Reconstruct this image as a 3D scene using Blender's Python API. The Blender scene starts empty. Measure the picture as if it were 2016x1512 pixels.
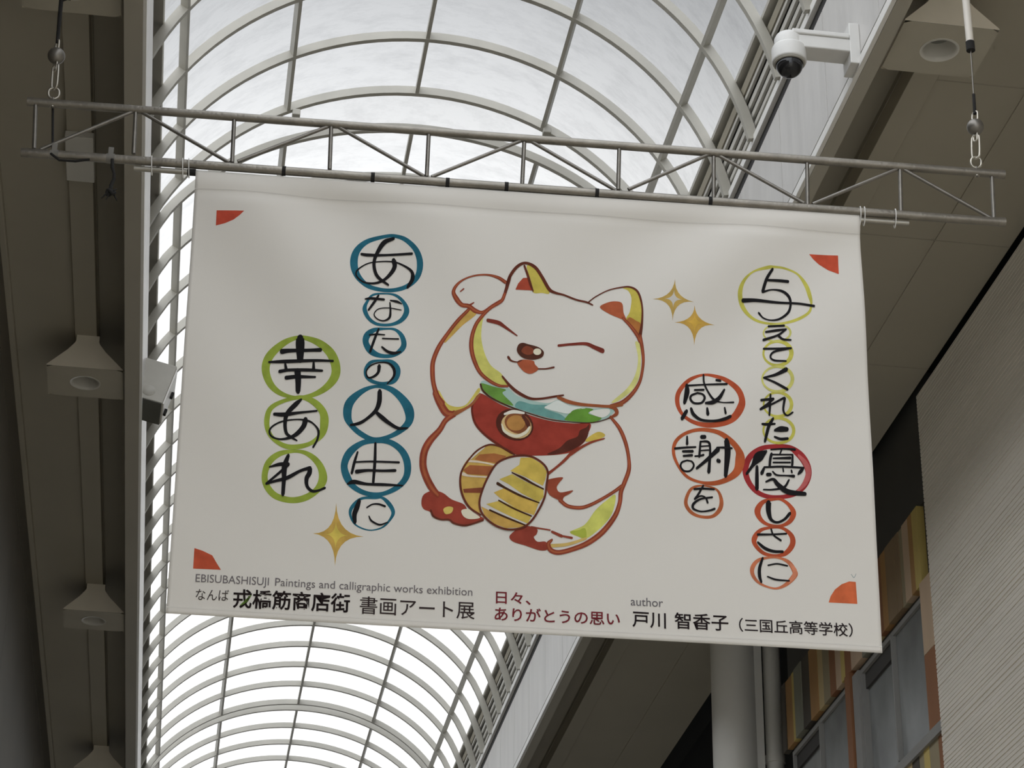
import bpy, bmesh, math, random
from mathutils import Vector, Matrix
from mathutils.geometry import tessellate_polygon
random.seed(7)
SC = bpy.context.scene
COL = SC.collection

# ------------------------------------------------------------------ camera
EYE = 1.6                                   # eye height above the street
F = 4484.0                                  # focal length in pixels of the 2016 x 1512 frame
CX, CY = 1008.0, 756.0
AX = ((0.98883113, 0.08119597, 0.12498085),   # street axes (across, along, up) in camera coordinates
      (-0.14832365, 0.45398401, 0.87857761),
      (0.01459765, -0.8873025, 0.46095681))
cam_d = bpy.data.cameras.new('camera')
cam_d.sensor_width = 36.0
cam_d.lens = F / 2016.0 * 36.0
cam_d.clip_end = 500
cam = bpy.data.objects.new('camera', cam_d)
COL.objects.link(cam)
right = Vector((AX[0][0], AX[1][0], AX[2][0]))
down = Vector((AX[0][1], AX[1][1], AX[2][1]))
fwd = Vector((AX[0][2], AX[1][2], AX[2][2]))
M = Matrix.Identity(4)
for i in range(3):
    M[i][0] = right[i]; M[i][1] = -down[i]; M[i][2] = -fwd[i]
M[2][3] = EYE
cam.matrix_world = M
SC.camera = cam

# ------------------------------------------------------------------ sky and exposure
SC.view_settings.view_transform = 'Standard'
SC.view_settings.look = 'None'
SC.view_settings.gamma = 1.0
SC.view_settings.use_curve_mapping = False
SC.view_settings.exposure = 0.0
SKY_BASE, SKY_GLOW, SKY_REAR = 0.44, 1.25, 3.0      # overcast sky ahead, brighter low over the street, sun behind the clouds overhead
W = bpy.data.worlds.new('overcast_sky'); SC.world = W
W.use_nodes = True
nt = W.node_tree; nt.nodes.clear()
tc = nt.nodes.new('ShaderNodeTexCoord')


def lobe(v, lo, hi, amount):
    d = nt.nodes.new('ShaderNodeVectorMath'); d.operation = 'DOT_PRODUCT'
    d.inputs[1].default_value = Vector(v).normalized()
    nt.links.new(tc.outputs['Generated'], d.inputs[0])
    r = nt.nodes.new('ShaderNodeMapRange'); r.interpolation_type = 'SMOOTHSTEP'
    r.inputs['From Min'].default_value = lo; r.inputs['From Max'].default_value = hi
    r.inputs['To Min'].default_value = 0.0; r.inputs['To Max'].default_value = amount
    nt.links.new(d.outputs['Value'], r.inputs['Value'])
    return d, r


dp, glow = lobe((0.08, 1.0, 0.33), 0.925, 0.999, SKY_GLOW)
_, rear = lobe((-0.50, -0.60, 0.74), 0.18, 0.95, SKY_REAR)
ad = nt.nodes.new('ShaderNodeMath'); ad.operation = 'ADD'
nt.links.new(glow.outputs['Result'], ad.inputs[0]); nt.links.new(rear.outputs['Result'], ad.inputs[1])
mr = nt.nodes.new('ShaderNodeMath'); mr.operation = 'ADD'; mr.inputs[1].default_value = SKY_BASE
nt.links.new(ad.outputs['Value'], mr.inputs[0])
cr = nt.nodes.new('ShaderNodeMix'); cr.data_type = 'RGBA'
mr2 = nt.nodes.new('ShaderNodeMapRange')
mr2.inputs['From Min'].default_value = 0.85; mr2.inputs['From Max'].default_value = 1.0
nt.links.new(dp.outputs['Value'], mr2.inputs['Value'])
nt.links.new(mr2.outputs['Result'], cr.inputs['Factor'])
cr.inputs['A'].default_value = (0.915, 0.95, 1.0, 1)
cr.inputs['B'].default_value = (1.0, 1.0, 0.985, 1)
bg = nt.nodes.new('ShaderNodeBackground')
nt.links.new(cr.outputs['Result'], bg.inputs['Color'])
nt.links.new(mr.outputs['Value'], bg.inputs['Strength'])
wo = nt.nodes.new('ShaderNodeOutputWorld')
nt.links.new(bg.outputs['Background'], wo.inputs['Surface'])


# ------------------------------------------------------------------ materials
def lin(c):
    c = c / 255.0
    return c / 12.92 if c <= 0.04045 else ((c + 0.055) / 1.055) ** 2.4


def srgb(r, g, b, k=1.0):
    return tuple(min(1.0, lin(v) * k) for v in (r, g, b)) + (1.0,)


def mat(name, col, rough=0.6, metal=0.0, var=0.0, vscale=6.0, bump=0.0, bscale=30.0, stretch=(1, 1, 1), spec=0.5):
    m = bpy.data.materials.new(name); m.use_nodes = True
    t = m.node_tree; p = t.nodes['Principled BSDF']
    p.inputs['Roughness'].default_value = rough
    p.inputs['Metallic'].default_value = metal
    p.inputs['Specular IOR Level'].default_value = spec
    p.inputs['Base Color'].default_value = col
    if var or bump:
        tcn = t.nodes.new('ShaderNodeTexCoord')
        mp = t.nodes.new('ShaderNodeMapping'); mp.inputs['Scale'].default_value = stretch
        t.links.new(tcn.outputs['Object'], mp.inputs['Vector'])
    if var:
        n = t.nodes.new('ShaderNodeTexNoise'); n.inputs['Scale'].default_value = vscale; n.inputs['Detail'].default_value = 6
        t.links.new(mp.outputs['Vector'], n.inputs['Vector'])
        r = t.nodes.new('ShaderNodeMapRange')
        r.inputs['From Min'].default_value = 0.3; r.inputs['From Max'].default_value = 0.7
        r.inputs['To Min'].default_value = 1.0 - var; r.inputs['To Max'].default_value = 1.0 + var * 0.5
        t.links.new(n.outputs['Fac'], r.inputs['Value'])
        mx = t.nodes.new('ShaderNodeVectorMath'); mx.operation = 'SCALE'
        mx.inputs[0].default_value = col[:3]
        t.links.new(r.outputs['Result'], mx.inputs['Scale'])
        t.links.new(mx.outputs['Vector'], p.inputs['Base Color'])
    if bump:
        n2 = t.nodes.new('ShaderNodeTexNoise'); n2.inputs['Scale'].default_value = bscale; n2.inputs['Detail'].default_value = 3
        t.links.new(mp.outputs['Vector'], n2.inputs['Vector'])
        b = t.nodes.new('ShaderNodeBump'); b.inputs['Strength'].default_value = bump; b.inputs['Distance'].default_value = 0.02
        t.links.new(n2.outputs['Fac'], b.inputs['Height'])
        t.links.new(b.outputs['Normal'], p.inputs['Normal'])
    return m


def panel_material():
    m = bpy.data.materials.new('milky_polycarbonate'); m.use_nodes = True
    t = m.node_tree; t.nodes.clear()
    out = t.nodes.new('ShaderNodeOutputMaterial')
    tr = t.nodes.new('ShaderNodeBsdfTransparent')
    tl = t.nodes.new('ShaderNodeBsdfTranslucent')
    mx = t.nodes.new('ShaderNodeMixShader'); mx.inputs['Fac'].default_value = 0.10
    tcn = t.nodes.new('ShaderNodeTexCoord')
    mp = t.nodes.new('ShaderNodeMapping'); mp.inputs['Scale'].default_value = (1.0, 2.2, 1.0)
    t.links.new(tcn.outputs['Object'], mp.inputs['Vector'])
    n = t.nodes.new('ShaderNodeTexNoise'); n.inputs['Scale'].default_value = 2.6; n.inputs['Detail'].default_value = 8; n.inputs['Roughness'].default_value = 0.72
    t.links.new(mp.outputs['Vector'], n.inputs['Vector'])
    ramp = t.nodes.new('ShaderNodeMapRange')
    ramp.inputs['From Min'].default_value = 0.30; ramp.inputs['From Max'].default_value = 0.55
    ramp.inputs['To Min'].default_value = 0.66; ramp.inputs['To Max'].default_value = 0.80
    t.links.new(n.outputs['Fac'], ramp.inputs['Value'])
    comb = t.nodes.new('ShaderNodeCombineColor')
    for i in range(3):
        t.links.new(ramp.outputs['Result'], comb.inputs[i])
    t.links.new(comb.outputs['Color'], tr.inputs['Color'])
    tl.inputs['Color'].default_value = (0.80, 0.81, 0.83, 1)
    t.links.new(tr.outputs['BSDF'], mx.inputs[1]); t.links.new(tl.outputs['BSDF'], mx.inputs[2])
    t.links.new(mx.outputs['Shader'], out.inputs['Surface'])
    return m


def cloth_material():
    m = bpy.data.materials.new('white_banner_fabric'); m.use_nodes = True
    t = m.node_tree; t.nodes.clear()
    out = t.nodes.new('ShaderNodeOutputMaterial')
    d = t.nodes.new('ShaderNodeBsdfDiffuse'); d.inputs['Color'].default_value = (0.80, 0.77, 0.715, 1)
    tl = t.nodes.new('ShaderNodeBsdfTranslucent'); tl.inputs['Color'].default_value = (0.72, 0.70, 0.66, 1)
    mx = t.nodes.new('ShaderNodeMixShader'); mx.inputs['Fac'].default_value = 0.12
    tcn = t.nodes.new('ShaderNodeTexCoord')
    n = t.nodes.new('ShaderNodeTexNoise'); n.inputs['Scale'].default_value = 260; n.inputs['Detail'].default_value = 2
    t.links.new(tcn.outputs['Object'], n.inputs['Vector'])
    b = t.nodes.new('ShaderNodeBump'); b.inputs['Strength'].default_value = 0.12; b.inputs['Distance'].default_value = 0.002
    t.links.new(n.outputs['Fac'], b.inputs['Height'])
    t.links.new(b.outputs['Normal'], d.inputs['Normal'])
    t.links.new(d.outputs['BSDF'], mx.inputs[1]); t.links.new(tl.outputs['BSDF'], mx.inputs[2])
    t.links.new(mx.outputs['Shader'], out.inputs['Surface'])
    return m


_ink = {}
INK_K = 1.22


def ink(r, g, b):
    k = (r, g, b)
    if k not in _ink:
        c = srgb(r, g, b, INK_K); y = 0.3 * c[0] + 0.6 * c[1] + 0.1 * c[2]
        wet = 0.20 if max(k) - min(k) > 30 else 0.0          # watercolour pigment lies unevenly
        _ink[k] = mat('ink_%d_%d_%d' % k, tuple(v * 0.90 + y * 0.10 for v in c[:3]) + (1.0,), rough=0.9, spec=0.1, var=wet, vscale=16.0)
    return _ink[k]


MAT = {
    'floor': mat('beige_paving', (0.58, 0.54, 0.47, 1), 0.6, var=0.15, vscale=1.5),
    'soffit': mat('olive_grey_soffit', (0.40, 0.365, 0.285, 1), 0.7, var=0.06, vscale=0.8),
    'soffit_dark': mat('recess_shade_and_joint', (0.34, 0.31, 0.245, 1), 0.7, var=0.06, vscale=0.8),  # deeper shade of the recess put into the soffit colour; joints share it
    'beam': mat('beam_paint', (0.42, 0.39, 0.32, 1), 0.6, var=0.05, vscale=1.0),
    'fascia': mat('satin_white_fascia', (0.64, 0.62, 0.59, 1), 0.28, var=0.10, vscale=1.6, bump=0.25, bscale=3.0, stretch=(1, 3.0, 0.5)),
    'rail': mat('white_aluminium_rail', (0.86, 0.845, 0.80, 1), 0.4, var=0.05, vscale=3),
    'groove': mat('dark_groove', (0.03, 0.028, 0.026, 1), 0.8, var=0.1),
    'rib': mat('beige_steel_paint', (0.43, 0.41, 0.355, 1), 0.45, var=0.08, vscale=4),
    'rib_cap': mat('rib_underside_seal', (0.16, 0.14, 0.12, 1), 0.6, var=0.1, vscale=4),
    'louver': mat('louver_paint', (0.66, 0.64, 0.58, 1), 0.5, var=0.06, vscale=3),
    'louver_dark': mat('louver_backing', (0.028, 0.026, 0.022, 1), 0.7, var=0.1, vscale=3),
    'panel': panel_material(),
    'cloth': cloth_material(),
    'hood': mat('hood_lit_tone', (0.86, 0.79, 0.65, 1), 0.55, var=0.05, vscale=5),  # shell made paler: light on the near face put into its colour
    'hood_plate': mat('hood_shade_tone', (0.43, 0.395, 0.31, 1), 0.6, var=0.05, vscale=5),  # plate made darker than the shell: shade below put into its colour
    'reflector': mat('lamp_reflector', (0.62, 0.60, 0.54, 1), 0.35, var=0.04),
    'lamp_glass': mat('unlit_lamp_lens', (0.20, 0.20, 0.18, 1), 0.25, var=0.05),
    'wall_left': mat('dark_building_panel', (0.13, 0.115, 0.09, 1), 0.6, var=0.08, vscale=1.2),
    'ribbed': mat('ribbed_beige_cladding', (0.80, 0.745, 0.655, 1), 0.55, var=0.07, vscale=2.0, stretch=(1, 0.4, 1)),
    'facade_dark': mat('charcoal_facade', (0.055, 0.052, 0.048, 1), 0.65, var=0.1, vscale=2),
    'void': mat('unlit_interior', (0.006, 0.006, 0.006, 1), 0.9, var=0.1),
    'frame': mat('grey_window_frame', (0.27, 0.265, 0.25, 1), 0.45, var=0.05),
    'column': mat('column_paint', (0.74, 0.72, 0.66, 1), 0.4, var=0.05, vscale=2),
    'steel': mat('weathered_galvanised_tube', (0.25, 0.23, 0.195, 1), 0.34, metal=0.7, var=0.22, vscale=9, bump=0.1, bscale=60),
    'steel_dark': mat('dull_steel', (0.22, 0.205, 0.18, 1), 0.4, metal=0.7, var=0.15, vscale=20),
    'steel_bright': mat('bright_zinc', (0.52, 0.49, 0.42, 1), 0.3, metal=0.8, var=0.1, vscale=20),
    'steel_rod': mat('plain_steel_rod', (0.36, 0.34, 0.295, 1), 0.32, metal=0.75, var=0.12, vscale=12),
    'black': mat('black_rubber', (0.012, 0.011, 0.010, 1), 0.9, var=0.2, vscale=20),
    'tape': mat('grey_tape', (0.17, 0.16, 0.14, 1), 0.6, var=0.15, vscale=20),
    'tie': mat('white_cable_tie', (0.78, 0.77, 0.74, 1), 0.4, var=0.03),
    'tube_white': mat('cream_tube', (0.66, 0.62, 0.55, 1), 0.4, var=0.05, vscale=5),
    'camera_white': mat('white_camera_plastic', (0.68, 0.67, 0.64, 1), 0.4, var=0.05, vscale=8),
    'dome': mat('smoked_dome', (0.012, 0.012, 0.013, 1), 0.06, var=0.05),
    'fixture': mat('fixture_grey', (0.42, 0.40, 0.35, 1), 0.55, var=0.06, vscale=6),
    'fixture_dark': mat('fixture_shade_and_bracket', (0.10, 0.10, 0.085, 1), 0.6, var=0.08, vscale=6),  # shade under the box put into a dark tone; the bracket shares it
}


def glass_material():
    m = mat('hazy_grey_glass', (0.26, 0.27, 0.265, 1), 0.22, var=0.35, vscale=1.3, bump=0.08, bscale=1.2)
    return m


MAT['glass'] = glass_material()
WOOD = {k: mat('wood_board_' + k, srgb(*c, 3.1), 0.6, var=0.12, vscale=3, stretch=(1, 1, 0.3)) for k, c in {
    'yellow': (120, 106, 60), 'orange': (102, 76, 44), 'blush': (118, 102, 84), 'olive': (92, 84, 66), 'umber': (82, 68, 50),
    'rust': (86, 56, 34), 'slate': (78, 78, 68), 'char': (42, 38, 32), 'sand': (118, 104, 74)}.items()}


# ------------------------------------------------------------------ mesh helpers
class MB:
    def __init__(self):
        self.v = []; self.f = []; self.mi = []; self.mats = []; self.sm = []

    def m(self, mt):
        if mt not in self.mats:
            self.mats.append(mt)
        return self.mats.index(mt)

    def add(self, vs, fs, mt, smooth=False):
        o = len(self.v); k = self.m(mt)
        self.v += [tuple(p) for p in vs]
        for f in fs:
            self.f.append(tuple(o + i for i in f)); self.mi.append(k); self.sm.append(smooth)

    def box(self, x0, x1, y0, y1, z0, z1, mt, xf=None):
        vs = [Vector((x, y, z)) for z in (z0, z1) for y in (y0, y1) for x in (x0, x1)]
        if xf:
            vs = [xf @ p for p in vs]
        self.add(vs, [(0, 2, 3, 1), (4, 5, 7, 6), (0, 1, 5, 4), (1, 3, 7, 5), (3, 2, 6, 7), (2, 0, 4, 6)], mt)

    def tube(self, pts, r, mt, n=12, cap=True, closed=False, smooth=True):
        pts = [Vector(p) for p in pts]; L = len(pts)
        rs = r if isinstance(r, (list, tuple)) else [r] * L
        up = None; vs = []
        for i, p in enumerate(pts):
            a = pts[(i - 1) % L] if (i > 0 or closed) else p
            b = pts[(i + 1) % L] if (i < L - 1 or closed) else p
            d = (b - a).normalized()
            if up is None:
                up = d.orthogonal().normalized()
            up = (up - d * up.dot(d)).normalized()
            sd = d.cross(up)
            for k in range(n):
                t = 2 * math.pi * k / n
                vs.append(p + (up * math.cos(t) + sd * math.sin(t)) * rs[i])
        fs = []
        for i in range(L if closed else L - 1):
            j = (i + 1) % L
            for k in range(n):
                q = (k + 1) % n
                fs.append((i * n + k, i * n + q, j * n + q, j * n + k))
        self.add(vs, fs, mt, smooth)
        if cap and not closed:
            self.add(vs[:n], [tuple(reversed(range(n)))], mt)
            self.add(vs[-n:], [tuple(range(n))], mt)

    def lathe(self, prof, mt, c=(0, 0, 0), xf=None, n=32, smooth=True):
        vs = []; fs = []
        for r, z in prof:
            for k in range(n):
                t = 2 * math.pi * k / n
                p = Vector((r * math.cos(t), r * math.sin(t), z))
                vs.append((xf @ p) if xf else p + Vector(c))
        for i in range(len(prof) - 1):
            for k in range(n):
                q = (k + 1) % n
                fs.append((i * n + k, i * n + q, (i + 1) * n + q, (i + 1) * n + k))
        self.add(vs, fs, mt, smooth)

    def extrude_y(self, prof, y0, y1, mt, smooth=False, shear=None, cap=True):
        """closed profile [(x, z)] swept along the street"""
        n = len(prof); s = shear or (lambda x: 0.0)
        vs = [(x, y0 + s(x), z) for x, z in prof] + [(x, y1 + s(x), z) for x, z in prof]
        fs = [(i, (i + 1) % n, n + (i + 1) % n, n + i) for i in range(n)]
        if cap:
            fs += [tuple(reversed(range(n))), tuple(range(n, 2 * n))]
        self.add(vs, fs, mt, smooth)

    def build(self, name, parent=None, bevel=0.0, fix=True):
        me = bpy.data.meshes.new(name)
        org = Vector((0, 0, 0))
        if parent is None and self.v:
            xs = [p[0] for p in self.v]; ys = [p[1] for p in self.v]; zs = [p[2] for p in self.v]
            org = Vector(((min(xs) + max(xs)) / 2, (min(ys) + max(ys)) / 2, min(zs)))
        elif parent is not None:
            org = WORLD.get(parent.name, Vector((0, 0, 0)))
        me.from_pydata([tuple(Vector(p) - org) for p in self.v], [], self.f)
        for mt in self.mats:
            me.materials.append(mt)
        for p, k, s in zip(me.polygons, self.mi, self.sm):
            p.material_index = k; p.use_smooth = s
        if fix:
            b = bmesh.new(); b.from_mesh(me); bmesh.ops.recalc_face_normals(b, faces=b.faces); b.to_mesh(me); b.free()
        o = bpy.data.objects.new(name, me)
        COL.objects.link(o)
        if parent is not None:
            o.parent = parent
            WORLD[o.name] = org
        else:
            o.location = org
            WORLD[o.name] = org
        if bevel:
            md = o.modifiers.new('soft_edges', 'BEVEL'); md.width = bevel; md.segments = 2; md.limit_method = 'ANGLE'
        return o


WORLD = {}


def tag(o, label, cat, group=None):
    o['label'] = label; o['category'] = cat
    if group:
        o['group'] = group
    return o


def struct(o):
    o['kind'] = 'structure'
    return o


def thing(name, loc, label=None, cat=None, group=None):
    o = bpy.data.objects.new(name, None); o.empty_display_size = 0.1
    COL.objects.link(o); o.location = loc; WORLD[o.name] = Vector(loc)
    if label:
        tag(o, label, cat, group)
    return o


def sub(o, name):
    """parts of a part use the part's own origin"""
    return o


def ray(px, py):
    d = (px - CX, py - CY, F)
    return Vector(tuple(sum(AX[i][k] * d[k] for k in range(3)) for i in range(3)))


E0 = Vector((0, 0, EYE))
Z = lambda z: z + EYE                      # heights below are measured from the eye

# ------------------------------------------------------------------ the street shell
Y0, Y1 = -4.0, 46.0
ZB = 8.475                                 # underside of the eaves beams
m = MB(); m.box(-8.0, 12.0, -30.0, Y1 + 6, -0.1, 0, MAT['floor']); struct(m.build('floor'))

XL, XR = -0.680, 3.851                     # street faces of the two fascias


# left eaves ------------------------------------------------
m = MB(); m.box(-0.798, XL - 0.0, Y0, Y1, Z(ZB), Z(9.16), MAT['beam'])
beam_l = struct(m.build('trim_1'))
m = MB(); m.box(XL - 0.001, XL + 0.022, Y0, Y1, Z(ZB), Z(ZB + 0.055), MAT['rail']); m.build('rail', beam_l)
m = MB()
y = Y0
while y < Y1 - 1.0:
    m.box(XL, XL + 0.014, y + 0.004, y + 1.168, Z(ZB + 0.075), Z(9.13), MAT['fascia']); y += 1.172
m.build('fascia_panel', beam_l)
m = MB(); m.box(XL - 0.001, XL + 0.010, Y0, Y1, Z(9.16), Z(9.19), MAT['rail']); m.build('rail', beam_l)

m = MB()
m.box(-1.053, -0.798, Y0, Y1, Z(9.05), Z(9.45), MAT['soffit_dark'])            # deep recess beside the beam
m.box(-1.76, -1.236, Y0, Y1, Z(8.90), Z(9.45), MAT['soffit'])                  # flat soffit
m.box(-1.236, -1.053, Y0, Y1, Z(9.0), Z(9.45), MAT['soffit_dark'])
soffit_l = struct(m.build('ceiling_left'))
m = MB(); m.box(-1.232, -1.057, Y0, Y1, Z(8.85), Z(9.0), MAT['soffit']); m.build('cable_channel', soffit_l, bevel=0.004)
m = MB(); m.box(-1.775, -1.715, Y0, Y1, Z(8.83), Z(8.90), MAT['soffit']); m.build('edge_bead', soffit_l, bevel=0.01)

m = MB()
for k in range(11):
    y = Y0 + k * 5.5 + 1.6
    m.box(-1.95, -1.762, y, min(y + 5.49, Y1), Z(8.45), Z(8.90), MAT['wall_left'])
    m.box(-1.95, -1.766, y, min(y + 5.49, Y1), Z(7.45), Z(8.443), MAT['wall_left'])
    m.box(-1.95, -1.762, y, min(y + 5.49, Y1), Z(5.2), Z(7.443), MAT['wall_left'])
    m.box(-1.95, -1.762, y, min(y + 5.49, Y1), Z(-EYE), Z(5.193), MAT['column'])  # unseen lower wall made pale to bounce light onto the right wall
m.box(-1.97, -1.78, Y0, Y1, Z(-EYE), Z(8.9), MAT['facade_dark'])
struct(m.build('wall_left'))

# right eaves -----------------------------------------------
m = MB(); m.box(XR, 3.945, Y0, Y1, Z(ZB), Z(9.59), MAT['beam'])
beam_r = struct(m.build('trim_2'))
m = MB(); m.box(XR - 0.030, XR + 0.001, Y0, Y1, Z(ZB + 0.004), Z(ZB + 0.075), MAT['rail']); m.build('rail', beam_r, bevel=0.004)
m = MB(); m.box(XR - 0.004, XR + 0.001, Y0, Y1, Z(ZB + 0.075), Z(ZB + 0.115), MAT['groove']); m.build('shadow_gap', beam_r)
m = MB()
y = 12.215 - 1.172 * 23
while y < Y1 - 1.0:
    m.box(XR - 0.016, XR, y + 0.005, y + 1.167, Z(ZB + 0.115), Z(9.475), MAT['fascia']); y += 1.172
m.build('fascia_panel', beam_r)
m = MB(); m.box(XR - 0.004, XR + 0.001, Y0, Y1, Z(9.475), Z(9.585), MAT['groove']); m.build('shadow_gap', beam_r)
m = MB(); m.box(XR - 0.040, XR + 0.02, Y0, Y1, Z(9.585), Z(9.66), MAT['rail']); m.build('rail', beam_r, bevel=0.004)

m = MB()
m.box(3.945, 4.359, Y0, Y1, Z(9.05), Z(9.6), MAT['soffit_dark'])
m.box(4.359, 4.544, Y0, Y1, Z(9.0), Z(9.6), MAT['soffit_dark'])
m.box(4.544, 5.150, Y0, Y1, Z(8.88), Z(9.6), MAT['soffit'])
m.box(5.190, 5.772, Y0, Y1, Z(8.88), Z(9.6), MAT['soffit'])
m.box(5.150, 5.190, Y0, Y1, Z(8.892), Z(9.6), MAT['soffit'])
m.box(5.772, 8.2, Y0, Y1, Z(9.10), Z(9.6), MAT['void'])
soffit_r = struct(m.build('ceiling_right'))
m = MB(); m.box(4.363, 4.540, Y0, Y1, Z(8.85), Z(9.0), MAT['soffit']); m.build('cable_channel', soffit_r, bevel=0.004)
m = MB()
for k in range(10):
    y = 14.05 + (k - 5) * 2.0
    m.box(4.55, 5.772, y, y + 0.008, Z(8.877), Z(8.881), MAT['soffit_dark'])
m.build('board_joint', soffit_r)
m = MB(); m.box(4.06, 4.30, 20.9, 22.4, Z(9.02), Z(9.05), MAT['column']); m.build('recess_panel', soffit_r, bevel=0.004)  # flat pale plate set in the recess

# ribbed cladding on the right ------------------------------
XW, ZW, YE = 5.772, 8.80, 16.40
m = MB()
zz = ZW; P = 0.037
prof = [(XW + 0.22, Z(-EYE)), (XW + 0.22, Z(ZW))]
while zz > 1.2:
    h = P * random.choice((0.8, 1.0, 1.0, 1.25)); d = random.choice((0.003, 0.005, 0.005, 0.007))
    prof += [(XW + 0.001, Z(zz)), (XW, Z(zz - 0.002)), (XW, Z(zz - h * 0.72)), (XW + d, Z(zz - h * 0.76)), (XW + d, Z(zz - h * 0.96))]
    zz -= h
prof += [(XW, Z(zz)), (XW, Z(-EYE))]
y = YE
while y > Y0:
    y2 = max(y - 3.4, Y0)
    m.extrude_y(prof, y2 + 0.006, y, MAT['ribbed']); y = y2
struct(m.build('wall_right', fix=True))

# facade beyond: charcoal wall, wood bands, windows ---------
XF = 5.835
YF = 21.08
m = MB()
m.box(XF + 0.02, XF + 0.30, YE + 0.02, YF, Z(7.95), Z(9.05), MAT['facade_dark'])
m.box(XF + 0.05, XF + 0.30, YE + 0.02, YF, Z(7.0), Z(7.95), MAT['facade_dark'])
m.box(XF + 0.16, XF + 0.30, YE + 0.02, YF, Z(-EYE), Z(7.0), MAT['void'])
m.box(XF + 0.02, XF + 0.30, YE + 0.02, YF, Z(-EYE), Z(5.3), MAT['facade_dark'])
m.box(XF + 0.3, 8.2, YE + 0.02, Y1, Z(-EYE), Z(9.10), MAT['void'])
struct(m.build('wall_facade'))
m = MB(); m.box(8.2, 8.3, Y0, Y1, 0, Z(9.6), MAT['void']); struct(m.build('wall_behind'))


def fy(px, py, x=XF):
    d = ray(px, py)
    return x * d.y / d.x


def z8(x, y):
    return 1512 + x / 3.0, 1008 + y / 3.0


def band(bounds, zb, zt, name, parent):
    m = MB()
    for (ya, yb, k) in bounds:
        m.box(XF - 0.012 * random.random(), XF + 0.05, min(ya, yb) + 0.002, max(ya, yb) - 0.002, Z(zb), Z(zt), WOOD[k])
    return m.build(name, parent)


def yb_(x):                                 # along the lower edge of the wood band, as seen in the street
    return fy(*z8(x, 440 + (910 - x) * 1.205))


clad = struct(thing('wall_cladding', (XF, 18.7, Z(7.25))))
seq = [(918, 884, 'yellow'), (884, 860, 'orange'), (860, 824, 'blush'), (824, 800, 'olive'), (800, 775, 'umber'), (775, 722, 'umber'), (722, 690, 'orange'),
       (690, 664, 'rust'), (664, 630, 'sand'), (630, 596, 'blush'), (596, 560, 'slate'), (560, 500, 'blush')]
band([(yb_(a), yb_(b), k) for a, b, k in seq], 7.247, 7.95, 'board_band', clad)
seq = [(500, 462, 'rust'), (462, 440, 'yellow'), (440, 405, 'blush'), (405, 372, 'rust'), (372, 335, 'olive'), (335, 305, 'sand'), (305, 258, 'orange'),
       (258, 215, 'char'), (215, 172, 'slate'), (172, 156, 'yellow'), (156, 118, 'orange'), (118, 96, 'char')]
band([(yb_(a), yb_(b), k) for a, b, k in seq], 7.247, 7.95, 'board_band', clad)
ya, yb = fy(*z8(475, 1200)), fy(*z8(505, 1200))
m = MB(); m.box(XF - 0.02, XF + 0.1, yb, ya, Z(5.3), Z(7.247), WOOD['rust']); m.build('board_post', clad)
yc, yd = fy(*z8(512, 1200)), fy(*z8(548, 1200))
m = MB(); m.box(XF - 0.005, XF + 0.1, yd, yc, Z(5.3), Z(7.19), MAT['frame']); m.build('grey_post', clad)
# narrow boards by the corner of the ribbed wall
ye1 = fy(*z8(925, 600))
m = MB(); m.box(XF - 0.03, XF + 0.1, YE + 0.03, ye1, Z(6.62), Z(7.245), WOOD['blush']); m.build('board_post', clad)
ye2 = ye1
m = MB(); m.box(XF - 0.03, XF + 0.1, YE + 0.03, ye2, Z(5.986), Z(6.615), WOOD['rust']); m.build('board_post', clad)
# lower band
y_lo = [fy(*z8(x, y)) for x, y in ((1030, 1290), (1005, 1310), (950, 1340), (918, 1370), (890, 1400), (850, 1430), (815, 1460), (780, 1490))]
seq = list(zip(y_lo[:-1], y_lo[1:], ['rust', 'olive', 'yellow', 'olive', 'char', 'sand', 'orange']))
seq += [(y_lo[-1] + 0.25 * i, y_lo[-1] + 0.25 * (i + 1), k) for i, k in enumerate(['sand', 'rust', 'slate', 'blush', 'orange', 'char', 'yellow', 'olive'])]
band(seq, 5.3, 5.90, 'board_band', clad)
m = MB(); m.box(XF - 0.03, XF + 0.1, YE + 0.03, yd, Z(5.90), Z(5.985), MAT['frame']); m.build('sill', clad)


def window(name, ya, ybm, yc, zb, zt, off):
    """frame with two panes; ya < ybm < yc along the street"""
    w = struct(thing(name, (XF, ya, Z(zb))))
    m = MB(); t = 0.045
    m.box(XF + 0.02, XF + 0.11, ya, yc, Z(zt - t), Z(zt), MAT['frame'])
    m.box(XF + 0.02, XF + 0.11, ya, yc, Z(zb), Z(zb + t), MAT['frame'])
    m.box(XF + 0.02, XF + 0.11, ya, ya + t, Z(zb + t), Z(zt - t), MAT['frame'])
    m.box(XF + 0.02, XF + 0.11, yc - t, yc, Z(zb + t), Z(zt - t), MAT['frame'])
    m.build('frame', w)
    m = MB(); m.box(XF - off, XF + 0.10, ybm - 0.012, ybm + 0.012, Z(zb + t), Z(zt - t), MAT['frame']); m.build('mullion', w)
    m = MB(); m.box(XF + 0.045, XF + 0.055, ya + t, ybm - 0.018, Z(zb + t), Z(zt - t), MAT['glass']); m.build('pane', w)
    m = MB(); m.box(XF + 0.075, XF + 0.085, ybm + 0.018, yc - t, Z(zb + t), Z(zt - t), MAT['glass']); m.build('pane', w)
    return w


window('window_1', ye1, fy(*z8(745, 1080)), yd, 5.985, 7.19, 0.0)
window('window_2', ya, fy(*z8(303, 1300)), YF - 0.05, 5.985, 7.19, 0.0)

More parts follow.
